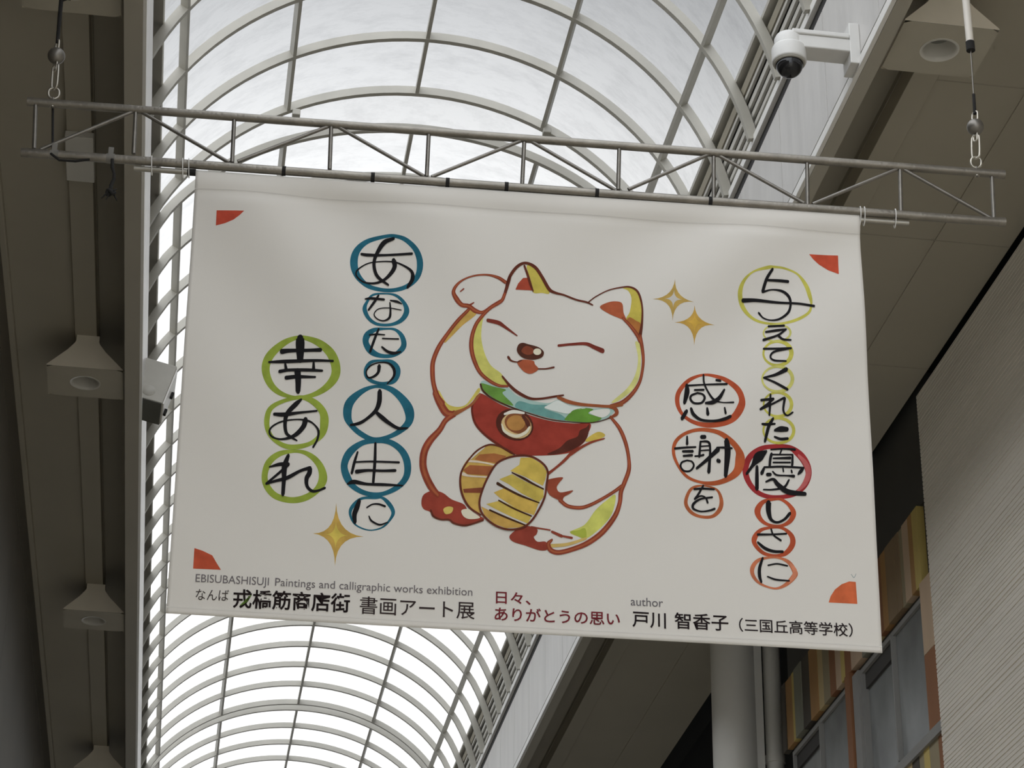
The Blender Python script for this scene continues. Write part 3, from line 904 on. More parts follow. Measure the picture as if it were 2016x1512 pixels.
lettering('brush_lettering', [
    (ZE, [(960, 185, 26), (850, 220, 14), (775, 290, 24), (745, 380, 36), (765, 480, 34), (830, 560, 24), (920, 605, 20), (1050, 620, 18), (1180, 595, 24), (1280, 540, 22), (1305, 470, 16), (1295, 400, 30), (1265, 310, 30), (1200, 225, 16), (1100, 185, 16), (1010, 178, 20)], YEL,
     [[(1000, 195, 20), (955, 270, 24), (925, 365, 24)], [(960, 280, 18), (1050, 280, 22), (1125, 285, 24)],
      [(925, 370, 18), (1000, 350, 12), (1080, 360, 20), (1130, 400, 22), (1145, 460, 18), (1125, 530, 20), (1060, 580, 18), (990, 590, 12), (930, 570, 12), (895, 530, 16)], [(770, 440, 34), (880, 435, 26), (1050, 450, 20), (1200, 460, 18), (1325, 485, 20)]]),
    (ZE, oval(1035, 695, 104, 70, 12, 16), yl, [[(970, 640, 16), (1090, 638, 18)], [(950, 685, 18), (1030, 675, 22), (1105, 668, 16)], [(1105, 668, 16), (1040, 715, 18), (930, 750, 22)], [(1040, 715, 18), (1080, 750, 18), (1140, 758, 14)]]),
    (ZE, oval(1035, 862, 108, 98, 16, 34), YEL, [[(930, 822, 18), (1040, 825, 18), (1140, 825, 18)], [(1120, 828, 16), (1010, 850, 18), (980, 890, 14), (1010, 920, 16), (1100, 928, 14)]]),
    (ZE, oval(1032, 1068, 118, 98, 14, 28), yl, [[(1100, 995, 36), (1020, 1035, 24), (925, 1058, 14)], [(925, 1058, 14), (1010, 1095, 18), (1110, 1150, 22)]]),
    (ZE, oval(1035, 1265, 110, 92, 14, 28), YEL, [[(978, 1190, 14), (975, 1270, 18), (970, 1350, 14)], [(905, 1235, 20), (1000, 1225, 22)], [(1000, 1225, 20), (960, 1260, 18), (900, 1305, 20)], [(900, 1305, 18), (990, 1265, 16), (1085, 1215, 18)], [(1090, 1218, 20), (1080, 1310, 16), (1110, 1350, 14), (1155, 1325, 14)]]),
    (ZE, oval(1045, 1465, 120, 95, 16, 26), YEL, [[(915, 1418, 18), (960, 1420, 22), (1015, 1415, 16)], [(1000, 1375, 20), (965, 1440, 26), (938, 1552, 20)], [(1015, 1465, 20), (1060, 1455, 44), (1110, 1455, 36)], [(1014, 1514, 16), (1061, 1530, 22), (1117, 1526, 22)]]),
    (ZF, [(1040, 165, 36), (940, 190, 40), (860, 260, 50), (830, 360, 50), (860, 460, 44), (930, 540, 40), (1030, 580, 36), (1150, 580, 36), (1250, 550, 40), (1320, 480, 50), (1352, 390, 50), (1330, 300, 60), (1270, 220, 60), (1180, 165, 36)], RED,
     [[(1000, 205, 24), (940, 250, 80), (890, 320, 30), (840, 390, 22)], [(925, 330, 24), (925, 430, 30), (925, 515, 30)], [(1040, 190, 14), (1140, 183, 16), (1240, 188, 20)], [(1130, 190, 14), (1115, 225, 12)],
      [(1045, 225, 24), (1035, 270, 22), (1030, 330, 20)], [(1050, 230, 14), (1220, 230, 14)], [(1220, 230, 16), (1218, 300, 20), (1215, 330, 16)], [(1060, 262, 14), (1130, 260, 18), (1200, 258, 24)], [(1060, 295, 14), (1200, 295, 16)],
      [(985, 335, 16), (1140, 330, 18), (1310, 340, 16)], [(1308, 342, 20), (1285, 372, 30), (1265, 395, 14)], [(985, 340, 20), (965, 385, 30)], [(1012, 395, 30), (1036, 395, 30)], [(1055, 370, 12), (1090, 400, 16), (1170, 405, 14), (1230, 410, 26)], [(1140, 340, 10), (1145, 370, 14)], [(1210, 360, 14), (1215, 380, 14)],
      [(1000, 455, 16), (1060, 435, 24), (1100, 480, 36), (1180, 540, 44), (1320, 560, 34)], [(1190, 440, 16), (1150, 500, 20), (1060, 520, 16), (980, 520, 14)]]),
    (ZF, [(1080, 600, 20), (980, 620, 34), (930, 690, 50), (950, 760, 36), (1010, 810, 26), (1110, 825, 24), (1190, 790, 36), (1225, 720, 44), (1190, 650, 30), (1130, 605, 24)], ORA,
     [[(1020, 630, 44), (1020, 700, 40), (1040, 770, 26), (1090, 795, 20), (1150, 770, 22), (1195, 720, 26)]]),
    (ZF, [(1070, 835, 20), (960, 855, 30), (905, 920, 44), (910, 980, 34), (980, 1050, 30), (1080, 1070, 24), (1160, 1050, 40), (1215, 980, 46), (1210, 910, 40), (1150, 850, 26)], ORA,
     [[(930, 895, 20), (1050, 895, 16), (1165, 890, 16)], [(1040, 850, 14), (1060, 900, 14), (1120, 945, 18)], [(930, 960, 18), (990, 1010, 26), (1060, 1035, 24), (1135, 1038, 22)]]),
    (ZF, [(1080, 1085, 16), (950, 1100, 26), (890, 1160, 36), (890, 1230, 30), (950, 1300, 20), (1070, 1340, 16), (1160, 1310, 30), (1230, 1240, 44), (1235, 1200, 40), (1180, 1120, 30)], (186, 104, 66),
     [[(970, 1090, 18), (945, 1170, 26), (945, 1240, 26), (960, 1290, 16)], [(1015, 1150, 14), (1090, 1138, 14), (1175, 1155, 14)], [(1010, 1243, 12), (1080, 1268, 16), (1190, 1278, 12)]]),
])
lettering('brush_lettering', [
    (ZE, [(460, 1020, 20), (350, 1060, 30), (270, 1150, 36), (255, 1240, 34), (290, 1330, 26), (370, 1395, 30), (480, 1425, 40), (600, 1415, 44), (690, 1370, 56), (745, 1290, 60), (755, 1220, 46), (720, 1140, 44), (640, 1070, 36), (560, 1035, 28)], ORA,
     [[(330, 1100, 24), (330, 1160, 40), (310, 1245, 24)], [(340, 1105, 16), (480, 1100, 14), (640, 1100, 18)], [(390, 1142, 16), (460, 1142, 18)],
      [(412, 1166, 16), (365, 1185, 18), (357, 1215, 18), (385, 1247, 18), (440, 1247, 18), (467, 1210, 18), (452, 1178, 16), (412, 1166, 16)],
      [(460, 1020, 14), (465, 1090, 14), (500, 1170, 14), (540, 1225, 18), (600, 1248, 10), (690, 1250, 14)], [(620, 1145, 16), (580, 1210, 30), (530, 1245, 34), (475, 1250, 20)], [(560, 1065, 20), (590, 1072, 20)], [(325, 1310, 28), (290, 1370, 30)],
      [(360, 1290, 20), (380, 1340, 26), (440, 1385, 22), (540, 1395, 20), (620, 1380, 26), (665, 1360, 24)], [(485, 1290, 16), (490, 1340, 26)], [(620, 1290, 12), (628, 1335, 18)]]),
    (ZF, [(450, 30, 30), (330, 60, 28), (250, 130, 30), (235, 230, 26), (280, 340, 22), (350, 420, 24), (450, 460, 22), (560, 470, 36), (670, 440, 44), (760, 370, 66), (785, 270, 80), (765, 190, 50), (690, 110, 44), (590, 50, 36)], (172, 80, 36),
     [[(345, 85, 14), (345, 150, 22)], [(245, 185, 20), (330, 178, 18), (415, 175, 16)], [(310, 210, 20), (390, 210, 24)], [(315, 248, 18), (385, 243, 22)],
      [(345, 284, 14), (303, 300, 16), (292, 335, 16), (320, 370, 16), (370, 370, 16), (400, 330, 16), (385, 295, 14), (345, 284, 14)],
      [(465, 92, 34), (490, 92, 34)], [(455, 130, 16), (445, 255, 20)], [(455, 130, 14), (520, 135, 20), (535, 200, 18), (525, 380, 28)], [(455, 170, 12), (530, 165, 12)], [(455, 205, 12), (530, 200, 12)], [(410, 250, 14), (450, 248, 16), (480, 240, 20)], [(600, 195, 40), (520, 270, 30), (425, 350, 22)],
      [(590, 180, 14), (650, 180, 18), (715, 185, 16)], [(670, 120, 40), (680, 220, 50), (665, 410, 30)], [(600, 285, 34), (612, 292, 30)]]),
    (ZF, [(480, 490, 14), (390, 510, 24), (345, 580, 28), (340, 650, 30), (390, 715, 28), (470, 745, 24), (560, 740, 28), (620, 680, 36), (630, 600, 30), (590, 520, 18)], (168, 88, 46),
     [[(405, 520, 18), (480, 515, 18), (570, 520, 16)], [(480, 490, 16), (440, 560, 18), (410, 600, 18)], [(410, 600, 16), (460, 575, 14), (500, 590, 14), (518, 630, 16)], [(555, 585, 16), (460, 600, 16), (400, 640, 22), (400, 680, 18), (460, 702, 14), (530, 695, 16), (575, 680, 20)]]),
])
# lighter wash on the far side of two rings
p = Print()
p.stroke([(1270, 235, 20), (1325, 300, 40), (1350, 380, 44), (1320, 470, 40), (1260, 535, 20)], ink(178, 88, 86), 3, ZF)
p.build('ring_wash', banner, fix=False)
p = Print()
p.stroke([(1190, 1290, 16), (1230, 1235, 36), (1235, 1190, 34), (1200, 1140, 18)], ink(200, 122, 88), 3, ZF)
p.build('ring_wash', banner, fix=False)

# corner marks and sparkles
for pts, col, fn in (([(426.7, 416), (481, 419), (472, 427), (460, 435), (443, 441), (425, 444.5)], (182, 66, 42), NAT),
                     ([(1290, 70), (1518, 80), (1522, 230), (1440, 195), (1370, 150), (1325, 110)], (186, 70, 40), ZE),
                     ([(333, 103), (420, 132), (520, 180), (560, 250), (610, 330), (320, 318)], (182, 74, 42), area(320, 1060, 5.305)),
                     ([(1668, 85), (1685, 315), (1385, 300), (1405, 235), (1450, 165), (1520, 110), (1600, 80)], (196, 92, 46), area(1370, 1130, 5.305))):
    p = Print(); p.fill(pts, ink(*col), 1, fn, smooth_it=False); p.build('corner_mark', banner, fix=False)


def star(fn, c, up, rt, dn, lf, col, hole=None, core=None):
    p = Print()

    def shape(k):
        tips = [up, rt, dn, lf]; out = []
        for i in range(4):
            a, b = tips[i], tips[(i + 1) % 4]
            a = (c[0] + (a[0] - c[0]) * k, c[1] + (a[1] - c[1]) * k); b = (c[0] + (b[0] - c[0]) * k, c[1] + (b[1] - c[1]) * k)
            for j in range(7):
                t = j / 7
                q = (c[0] + 0.03 * (a[0] + b[0] - 2 * c[0]), c[1] + 0.03 * (a[1] + b[1] - 2 * c[1]))
                out.append(tuple((1 - t) ** 2 * a[m_] + 2 * t * (1 - t) * q[m_] + t * t * b[m_] for m_ in (0, 1)))
        return out
    p.fill(shape(1.0), ink(*col), 1, fn, smooth_it=False)
    if hole:
        p.fill(shape(hole), ink(186, 182, 174), 2, fn, smooth_it=False)
    if core:
        p.fill(shape(0.45), ink(*core), 2, fn, smooth_it=False)
    return p.build('sparkle', banner, fix=False)


star(ZE, (218, 440), (231, 285), (380, 466), (212, 610), (55, 441), (182, 150, 70), hole=0.42)
star(ZE, (388, 612), (385, 490), (550, 632), (388, 790), (228, 622), (190, 150, 56), core=(200, 160, 50))
star(NAT, (661, 1053.5), (662, 990), (716, 1056.5), (659.5, 1114), (616, 1050.5), (186, 150, 62), core=(200, 178, 66))

p = Print(); p.stroke([(1675.5, 1131, 1.2), (1681, 1137.5, 1.6), (1685, 1130, 1.0)], ink(150, 158, 156), 1, NAT); p.build('pencil_mark', banner, fix=False)

# the painted cat
cat = Print()
RUST, DRK, BRK = ink(136, 58, 38), ink(96, 46, 32), ink(164, 66, 42)
YG, GOLD, CREAM = ink(194, 190, 88), ink(188, 152, 66), ink(206, 200, 176)


def S(fn, mt, ly, *pts):
    cat.stroke(list(pts), mt, ly, fn)
    if mt is RUST and max(p_[2] for p_ in pts) >= 28:          # paler middle of the loaded brush
        cat.stroke(list(pts), ink(160, 84, 48), ly + 0.5, fn, k=0.36)



Fi = lambda fn, mt, ly, *pts, **k: cat.fill(list(pts), mt, ly, fn, **k)
# washes
Fi(ZA, ink(188, 172, 62), 1, (930, 100), (1000, 112), (1055, 190), (1125, 322), (1060, 324), (985, 320), (965, 220))
Fi(ZA, BRK, 2, (835, 302), (858, 250), (900, 203), (945, 200), (972, 250), (980, 306), smooth_it=False)
Fi(ZA, ink(184, 168, 58), 1, (1745, 282), (1830, 285), (1880, 340), (1900, 470), (1890, 620), (1870, 680), (1770, 570), (1800, 490), (1815, 380), (1790, 310))
Fi(ZA, ink(168, 104, 44), 2, (1775, 570), (1800, 540), (1850, 570), (1890, 600), (1872, 690), (1820, 640))
Fi(ZA, ink(166, 82, 46), 2, (1550, 445), (1600, 410), (1670, 396), (1735, 415), (1748, 500), (1770, 565), (1700, 540), (1620, 500))
Fi(ZA, ink(202, 200, 116), 1, (1845, 750), (1885, 770), (1895, 900), (1880, 1040), (1820, 1150), (1700, 1240), (1650, 1245), (1780, 1130), (1850, 1010), (1870, 880))
Fi(ZA, YG, 1, (600, 480), (565, 540), (548, 650), (552, 740), (582, 850), (632, 940), (710, 1000), (745, 1050), (775, 1110), (690, 1100), (600, 1045), (520, 940), (485, 850), (475, 750), (490, 640), (535, 550))
Fi(ZA, GOLD, 1, (440, 465), (505, 500), (470, 540), (390, 600), (300, 690), (235, 748), (270, 650), (350, 550))
Fi(ZBt, ink(196, 180, 74), 1, (512, 98), (522, 130), (410, 255), (320, 305), (250, 290), (180, 170), (185, 120), (250, 225), (330, 255), (405, 238), (455, 178))
Fi(ZBt, ink(190, 192, 82), 1, (1645, 985), (1620, 1130), (1540, 1240), (1405, 1345), (1340, 1330), (1270, 1290), (1390, 1230), (1480, 1110), (1570, 1030))
Fi(ZBt, ink(158, 168, 46), 2, (1400, 1342), (1330, 1322), (1268, 1288), (1330, 1278), (1395, 1262))
# collar
Fi(ZBt, ink(150, 178, 170), 2, (528, 60), (560, 36), (640, 78), (750, 92), (830, 160), (950, 203), (1090, 225), (1170, 200), (1260, 240), (1400, 260), (1470, 268), (1600, 262), (1640, 270), (1610, 322), (1540, 360), (1420, 382), (1280, 378), (1100, 348), (900, 294), (720, 234), (600, 164), (545, 112))
Fi(ZBt, ink(96, 140, 52), 3, (536, 58), (640, 86), (740, 112), (712, 142), (790, 225), (790, 245), (690, 212), (600, 154), (545, 108))
Fi(ZBt, ink(98, 150, 144), 3, (850, 208), (960, 236), (1080, 242), (1060, 272), (1195, 320), (1230, 370), (1060, 338), (900, 288), (815, 255))
Fi(ZBt, ink(200, 206, 200), 4, (1095, 240), (1172, 204), (1262, 246), (1400, 266), (1300, 282), (1262, 312), (1185, 302), (1062, 266))
Fi(ZBt, ink(92, 140, 42), 4, (1290, 290), (1370, 266), (1462, 276), (1422, 310), (1530, 345), (1470, 378), (1350, 380), (1236, 368), (1230, 350))
Fi(ZBt, ink(204, 204, 196), 4, (1472, 282), (1590, 272), (1592, 312), (1530, 342), (1432, 306))
# bib
Fi(ZBt, ink(148, 52, 38), 2, (525, 145), (560, 152), (700, 236), (900, 312), (1100, 370), (1300, 392), (1440, 392), (1412, 490), (1388, 545), (1290, 622), (1190, 646), (1050, 656), (880, 656), (790, 640), (690, 580), (600, 520), (520, 450), (470, 370), (456, 280), (470, 210), (500, 160))
Fi(ZBt, ink(86, 42, 32), 3, (1432, 400), (1405, 520), (1300, 604), (1180, 642), (1080, 646), (1180, 596), (1250, 532), (1330, 500), (1352, 450), (1402, 425))
S(ZBt, ink(104, 40, 28), 3, (525, 145, 14), (470, 220, 16), (460, 300, 16), (490, 400, 18), (570, 490, 18), (680, 570, 20), (790, 640, 16))
cat.ell(812, 402, 158, 128, ink(80, 40, 30), 4, ZBt, 0.35)
cat.ell(826, 412, 128, 104, ink(200, 172, 116), 5, ZBt, 0.3)
cat.ell(836, 392, 110, 84, ink(132, 78, 42), 6, ZBt, 0.3)
cat.ell(822, 390, 76, 64, ink(172, 122, 56), 7, ZBt)
S(ZBt, ink(208, 204, 192), 7, (728, 316, 18), (800, 297, 30), (888, 308, 18))
S(ZBt, ink(84, 44, 34), 7, (880, 335, 28), (915, 385, 34), (925, 420, 26))
S(ZBt, CREAM, 8, (705, 400, 10), (730, 460, 22), (820, 500, 26), (900, 470, 26), (935, 425, 16))
# coins
Fi(ZBt, GOLD, 2, (600, 570), (680, 576), (760, 612), (800, 650), (720, 690), (650, 760), (600, 850), (550, 950), (525, 1020), (520, 1140), (440, 1090), (390, 1000), (365, 900), (365, 800), (400, 720), (460, 650), (520, 600))
Fi(ZBt, ink(160, 96, 48), 3, (480, 690), (520, 650), (640, 640), (745, 662), (670, 722), (520, 700), smooth_it=False)
Fi(ZBt, ink(152, 86, 46), 3, (440, 738), (640, 748), (608, 824), (420, 812), (385, 780), smooth_it=False)
Fi(ZBt, ink(128, 66, 42), 3, (385, 935), (550, 922), (530, 968), (392, 966), smooth_it=False)
S(ZBt, ink(206, 190, 170), 4, (432, 704, 20), (540, 715, 14), (655, 738, 12)); S(ZBt, ink(206, 190, 170), 4, (385, 812, 30), (440, 828, 16), (600, 838, 12))
S(ZBt, ink(200, 196, 184), 4, (445, 680, 26), (500, 625, 34), (560, 585, 20))
S(ZBt, DRK, 5, (810, 650, 12), (740, 605, 14), (660, 575, 14), (590, 572, 14), (500, 620, 14), (420, 710, 14), (370, 800, 16), (362, 900, 18), (385, 1000, 18), (440, 1090, 18), (530, 1150, 14))
OUT = [(850, 660), (950, 668), (1040, 720), (1085, 790), (1075, 900), (1060, 1000), (1010, 1110), (940, 1210), (860, 1260), (750, 1270), (640, 1230), (550, 1150), (520, 1060), (540, 960), (590, 840), (660, 730), (750, 680)]
Fi(ZBt, ink(190, 186, 180), 5, *OUT)
for poly, col in (([(860, 676), (950, 674), (1040, 730), (1078, 790), (1068, 850), (1045, 908), (900, 835), (775, 785), (850, 735)], (192, 166, 62)),
                  ([(685, 855), (790, 812), (900, 872), (1050, 942), (1052, 1000), (1012, 1045), (870, 972), (760, 895)], (186, 164, 62)),
                  ([(638, 965), (740, 922), (880, 1002), (1010, 1052), (972, 1152), (890, 1125), (770, 1062), (690, 1010)], (194, 160, 62)),
                  ([(575, 1060), (690, 1032), (830, 1092), (950, 1164), (920, 1222), (800, 1172), (660, 1105)], (190, 164, 64)),
                  ([(535, 1080), (620, 1122), (760, 1182), (900, 1238), (840, 1255), (740, 1260), (640, 1222), (560, 1150)], (188, 148, 64))):
    Fi(ZBt, ink(*col), 6, *poly, smooth_it=False)
for s in ([(790, 800, 10), (890, 850, 20), (960, 890, 16), (1050, 935, 12)], [(670, 890, 26), (740, 930, 18), (860, 990, 18), (1015, 1050, 10)], [(680, 1030, 12), (800, 1095, 14), (950, 1160, 12)], [(605, 1110, 14), (740, 1170, 16), (900, 1235, 12)]):
    cat.stroke(s, ink(66, 40, 24), 7, ZBt)
cat.stroke([(x, y, 17) for x, y in OUT], DRK, 8, ZBt, closed=True)
# outlines
S(ZA, RUST, 3, (755, 245, 30), (690, 205, 26), (600, 183, 16), (500, 188, 14), (410, 215, 14), (345, 260, 22), (312, 320, 30), (338, 380, 40), (382, 430, 36), (440, 442, 36), (500, 482, 36), (560, 492, 24), (640, 440, 24), (715, 395, 24))
S(ZA, RUST, 3, (370, 320, 10), (398, 298, 12)); S(ZA, RUST, 3, (445, 437, 20), (485, 412, 8))
S(ZA, DRK, 4, (790, 190, 24), (770, 260, 28), (745, 340, 26)); S(ZA, RUST, 4, (745, 340, 26), (715, 400, 28), (620, 460, 28), (550, 530, 28), (500, 600, 30), (468, 700, 34), (465, 800, 36), (490, 900, 34), (540, 1000, 30), (620, 1070, 28), (700, 1110, 24), (770, 1115, 20))
S(ZA, DRK, 4, (760, 280, 24), (790, 190, 26), (850, 110, 26), (920, 78, 22), (1000, 110, 26), (1060, 190, 26), (1120, 290, 28), (1170, 320, 22), (1250, 340, 16), (1350, 378, 16), (1440, 400, 16), (1490, 425, 12))
S(ZA, DRK, 4, (910, 100, 16), (940, 180, 20), (965, 260, 20), (985, 312, 12))
S(ZA, DRK, 4, (1455, 398, 10), (1520, 350, 10), (1620, 300, 10), (1720, 278, 12), (1800, 275, 14), (1860, 310, 16), (1890, 380, 16), (1905, 480, 14), (1900, 600, 20), (1885, 700, 30))
S(ZA, RUST, 4, (1740, 545, 20), (1800, 610, 26), (1860, 690, 30), (1890, 750, 30))
S(ZA, RUST, 4, (1885, 700, 30), (1905, 800, 28), (1915, 900, 24), (1905, 1000, 24), (1880, 1090, 26), (1820, 1180, 32), (1740, 1250, 36), (1640, 1283, 30))
S(ZA, DRK, 5, (725, 1030, 14), (790, 1110, 22), (860, 1170, 26), (960, 1220, 22), (1060, 1222, 18), (1170, 1205, 18), (1240, 1195, 14))
S(ZBt, ink(150, 80, 42), 5, (1170, 178, 26), (1250, 213, 30), (1350, 235, 26), (1480, 245, 22), (1600, 250, 24), (1700, 234, 28))
S(ZA, ink(118, 48, 36), 3, (602, 560, 30), (690, 580, 34), (740, 610, 26), (850, 688, 10)); S(ZA, ink(118, 48, 36), 3, (1200, 772, 22), (1310, 762, 22), (1430, 760, 28), (1500, 790, 34), (1570, 822, 42))
Fi(ZA, ink(82, 46, 34), 4, (900, 748), (945, 760), (1030, 785), (1075, 825), (1060, 870), (990, 892), (910, 880), (860, 840), (848, 800), (865, 760))
Fi(ZA, ink(134, 66, 42), 5, (925, 775), (985, 800), (982, 840), (930, 850), (885, 818))
cat.ell(1020, 825, 34, 28, CREAM, 6, ZA)
Fi(ZA, ink(168, 82, 48), 3, (895, 890), (985, 900), (1000, 930), (1030, 970), (990, 1003), (950, 1010), (900, 985), (850, 915))
S(ZA, DRK, 4, (775, 868, 22), (800, 898, 14), (850, 910, 10), (890, 895, 8)); S(ZA, DRK, 4, (1030, 970, 12), (1090, 970, 12), (1160, 958, 16))
S(ZA, RUST, 3, (440, 470, 26), (350, 560, 30), (270, 660, 30), (190, 780, 36), (142, 900, 38), (135, 1000, 40), (145, 1100, 38), (175, 1200, 46), (215, 1270, 64))
S(ZBt, RUST, 3, (150, 140, 40), (190, 220, 58), (245, 305, 64), (300, 318, 50)); S(ZBt, ink(150, 86, 46), 4, (525, 150, 16), (460, 230, 22), (400, 272, 22), (320, 310, 40))
S(ZBt, RUST, 3, (310, 312, 54), (240, 370, 42), (190, 450, 46), (110, 540, 58), (64, 630, 60), (54, 740, 60), (82, 840, 60), (130, 930, 60), (175, 985, 50))
Fi(ZBt, ink(146, 58, 42), 2, (60, 980), (140, 948), (220, 968), (290, 1020), (390, 1060), (430, 1110), (530, 1160), (555, 1190), (450, 1225), (390, 1237), (310, 1217), (270, 1185), (200, 1187), (140, 1162), (110, 1122), (60, 1100), (40, 1050))
Fi(ZBt, ink(196, 172, 80), 4, (222, 1102), (260, 1080), (302, 1090), (288, 1132), (240, 1142)); Fi(ZBt, CREAM, 4, (372, 1112), (430, 1100), (470, 1130), (525, 1172), (440, 1184), (388, 1160))
S(ZBt, DRK, 5, (118, 1110, 14), (140, 1160, 16), (200, 1187, 14), (270, 1190, 16), (310, 1218, 16), (390, 1237, 16), (455, 1226, 14), (550, 1192, 18))
S(ZBt, RUST, 4, (1290, 625, 26), (1225, 695, 24), (1150, 760, 20), (1078, 815, 26)); S(ZBt, RUST, 4, (1555, 515, 10), (1450, 545, 18), (1360, 590, 22), (1270, 650, 26))
Fi(ZBt, ink(194, 168, 60), 3, (1410, 515), (1500, 460), (1560, 482), (1530, 512), (1412, 542))
Fi(ZBt, ink(142, 64, 40), 4, (1075, 870), (1130, 845), (1212, 838), (1182, 880), (1160, 922), (1190, 962), (1292, 945), (1268, 972), (1220, 1000), (1200, 1032), (1110, 990), (1080, 940))
S(ZBt, RUST, 4, (1185, 1025, 32), (1250, 1075, 30), (1350, 1090, 30), (1430, 1070, 28), (1530, 1020, 26), (1630, 960, 26), (1700, 910, 30))
S(ZBt, RUST, 4, (1605, 335, 20), (1680, 430, 30), (1730, 550, 30), (1755, 680, 28), (1755, 780, 34), (1720, 880, 36), (1690, 960, 36), (1680, 1050, 34), (1640, 1160, 40), (1540, 1290, 44), (1420, 1380, 44), (1300, 1430, 40), (1180, 1460, 40), (1110, 1440, 40), (1090, 1390, 36), (1120, 1355, 20))
S(ZBt, ink(196, 166, 88), 3, (1110, 1405, 30), (1250, 1392, 26), (1400, 1345, 20))
Fi(ZBt, ink(142, 58, 42), 3, (870, 1240), (950, 1245), (1000, 1270), (992, 1310), (970, 1332), (1000, 1370), (1070, 1372), (1085, 1432), (1020, 1442), (900, 1402), (800, 1370), (768, 1330), (800, 1290))
S(ZBt, RUST, 4, (950, 1250, 18), (1030, 1262, 12), (1105, 1275, 12)); S(ZBt, RUST, 4, (1120, 1288, 20), (1200, 1325, 26)); S(ZBt, RUST, 4, (1210, 1325, 16), (1285, 1340, 20))
S(ZBt, ink(72, 44, 32), 5, (530, 66, 14), (550, 120, 14), (620, 180, 14), (740, 240, 12), (900, 300, 10), (1100, 360, 10), (1280, 382, 8), (1440, 386, 8), (1560, 360, 8), (1620, 330, 12))
S(ZBt, ink(140, 70, 38), 5, (1600, 255, 22), (1645, 270, 30), (1655, 310, 30), (1600, 345, 16))
cat.build('cat_painting', banner, fix=False)


# printed caption, set with the built-in typeface
def caption(text, p0, p1, em_px, col, bold=0.0, layer=3):
    c = bpy.data.curves.new('caption', 'FONT'); c.body = text; c.offset = bold; c.resolution_u = 3
    o = bpy.data.objects.new('caption', c); COL.objects.link(o)
    dg = bpy.context.evaluated_depsgraph_get()
    me = bpy.data.meshes.new_from_object(o.evaluated_get(dg))
    bpy.data.objects.remove(o)
    x0 = min(v.co.x for v in me.vertices); x1 = max(v.co.x for v in me.vertices)
    a = to_uv(*p0); b = to_uv(*p1)
    ang = Vector((b[0] - a[0], b[1] - a[1]))
    # height of one em in v: pixel height measured on the cloth
    up = to_uv(p0[0], p0[1] - em_px)
    hv = up[1] - a[1]
    P = Print()
    vs = []
    for v in me.vertices:
        t = (v.co.x - x0) / (x1 - x0)
        vs.append(bpos(a[0] + ang.x * t, a[1] + ang.y * t + hv * v.co.y, LAY * layer))
    P.add(vs, [tuple(q.vertices) for q in me.polygons], ink(*col), True)
    bpy.data.meshes.remove(me); bpy.data.curves.remove(c)
    return P.build('caption_lettering', banner, fix=False)


caption('EBISUBASHISUJI', (385, 1146), (529, 1153), 22.5, (104, 98, 100))
caption('Paintings and calligraphic works exhibition', (541.5, 1153.5), (930, 1172.6), 22.5, (104, 98, 100))
caption('なんば', (385, 1180), (450, 1182.5), 25, (62, 54, 52))
caption('戎橋筋商店街', (458.5, 1193), (688.5, 1202.5), 39, (32, 24, 24), bold=0.018)
caption('書画アート展', (708, 1205), (934.5, 1216), 37.5, (52, 42, 42), bold=0.004)
caption('日々、', (976.4, 1185.5), (1045, 1189), 27, (112, 34, 42), bold=0.012)
caption('ありがとうの思い', (973.6, 1219), (1220.5, 1230), 29, (112, 34, 42), bold=0.012)
caption('author', (1241.8, 1192), (1305.3, 1195.5), 24, (96, 92, 96))
caption('戸川', (1245, 1231), (1311, 1235), 34, (34, 26, 28), bold=0.012)
caption('智香子', (1328, 1235), (1434, 1240), 34, (34, 26, 28), bold=0.012)
caption('（三国丘高等学校）', (1454.8, 1241), (1679, 1252), 28, (38, 30, 32), bold=0.008)
p = Print(); p.stroke([(494.5, 1172, 1.5), (487, 1181, 5.0), (479, 1188, 4.0), (472.5, 1192.5, 1.0)], ink(96, 128, 44), 3, NAT); p.build('green_stroke', banner, fix=False)

# ------------------------------------------------------------------ truss, rod and hanging gear
TX = Vector((BU.x, BU.y, 0)).normalized()
TN = Vector((-TX.y, TX.x, 0))
if TN.y > 0:
    TN = -TN
TP0 = BP[0].copy()


def tp(px, py, off=0.0):
    """point of the truss plane (upright, through the head of the banner)"""
    d = ray(px, py)
    t = (TP0 + TN * off).dot(TN) / d.dot(TN)
    return d * t + E0


truss = thing('hanging_truss', tp(1010, 390), 'long grey steel ladder truss with zigzag bracing that carries the banner', 'truss')


def bar(name, a, b, r, mt, parent, n=14):
    m = MB(); m.tube([a, b], r, mt, n=n); return m.build(name, parent)


TOPL, TOPR, BOTL, BOTR = tp(57, 200), tp(1975, 343.5), tp(45, 300), tp(1976, 437.5)
bar('chord', TOPL, TOPR, 0.0225, MAT['steel'], truss, 20)
bar('chord', BOTL, BOTR, 0.0235, MAT['steel'], truss, 20)
for e, o, r in ((TOPL, TOPR, 0.0240), (TOPR, TOPL, 0.0240), (BOTL, BOTR, 0.0250), (BOTR, BOTL, 0.0250)):
    d = (o - e).normalized(); bar('end_cap', e - d * 0.008, e + d * 0.030, r, MAT['steel'], truss, 20)
for a, b in (((70, 207), (67, 293)), ((267, 222), (263, 303)), ((461, 237), (457, 320)), ((652, 251), (649, 334)), ((844, 266), (840, 348)), ((1032, 281), (1028, 363)),
             ((1219, 294), (1217, 374)), ((1405, 309), (1405, 393)), ((1589, 322), (1590, 404)), ((1772, 335), (1774, 419)), ((1953, 349), (1957, 430))):
    bar('post', tp(*a), tp(*b), 0.0110, MAT['steel_dark'], truss)
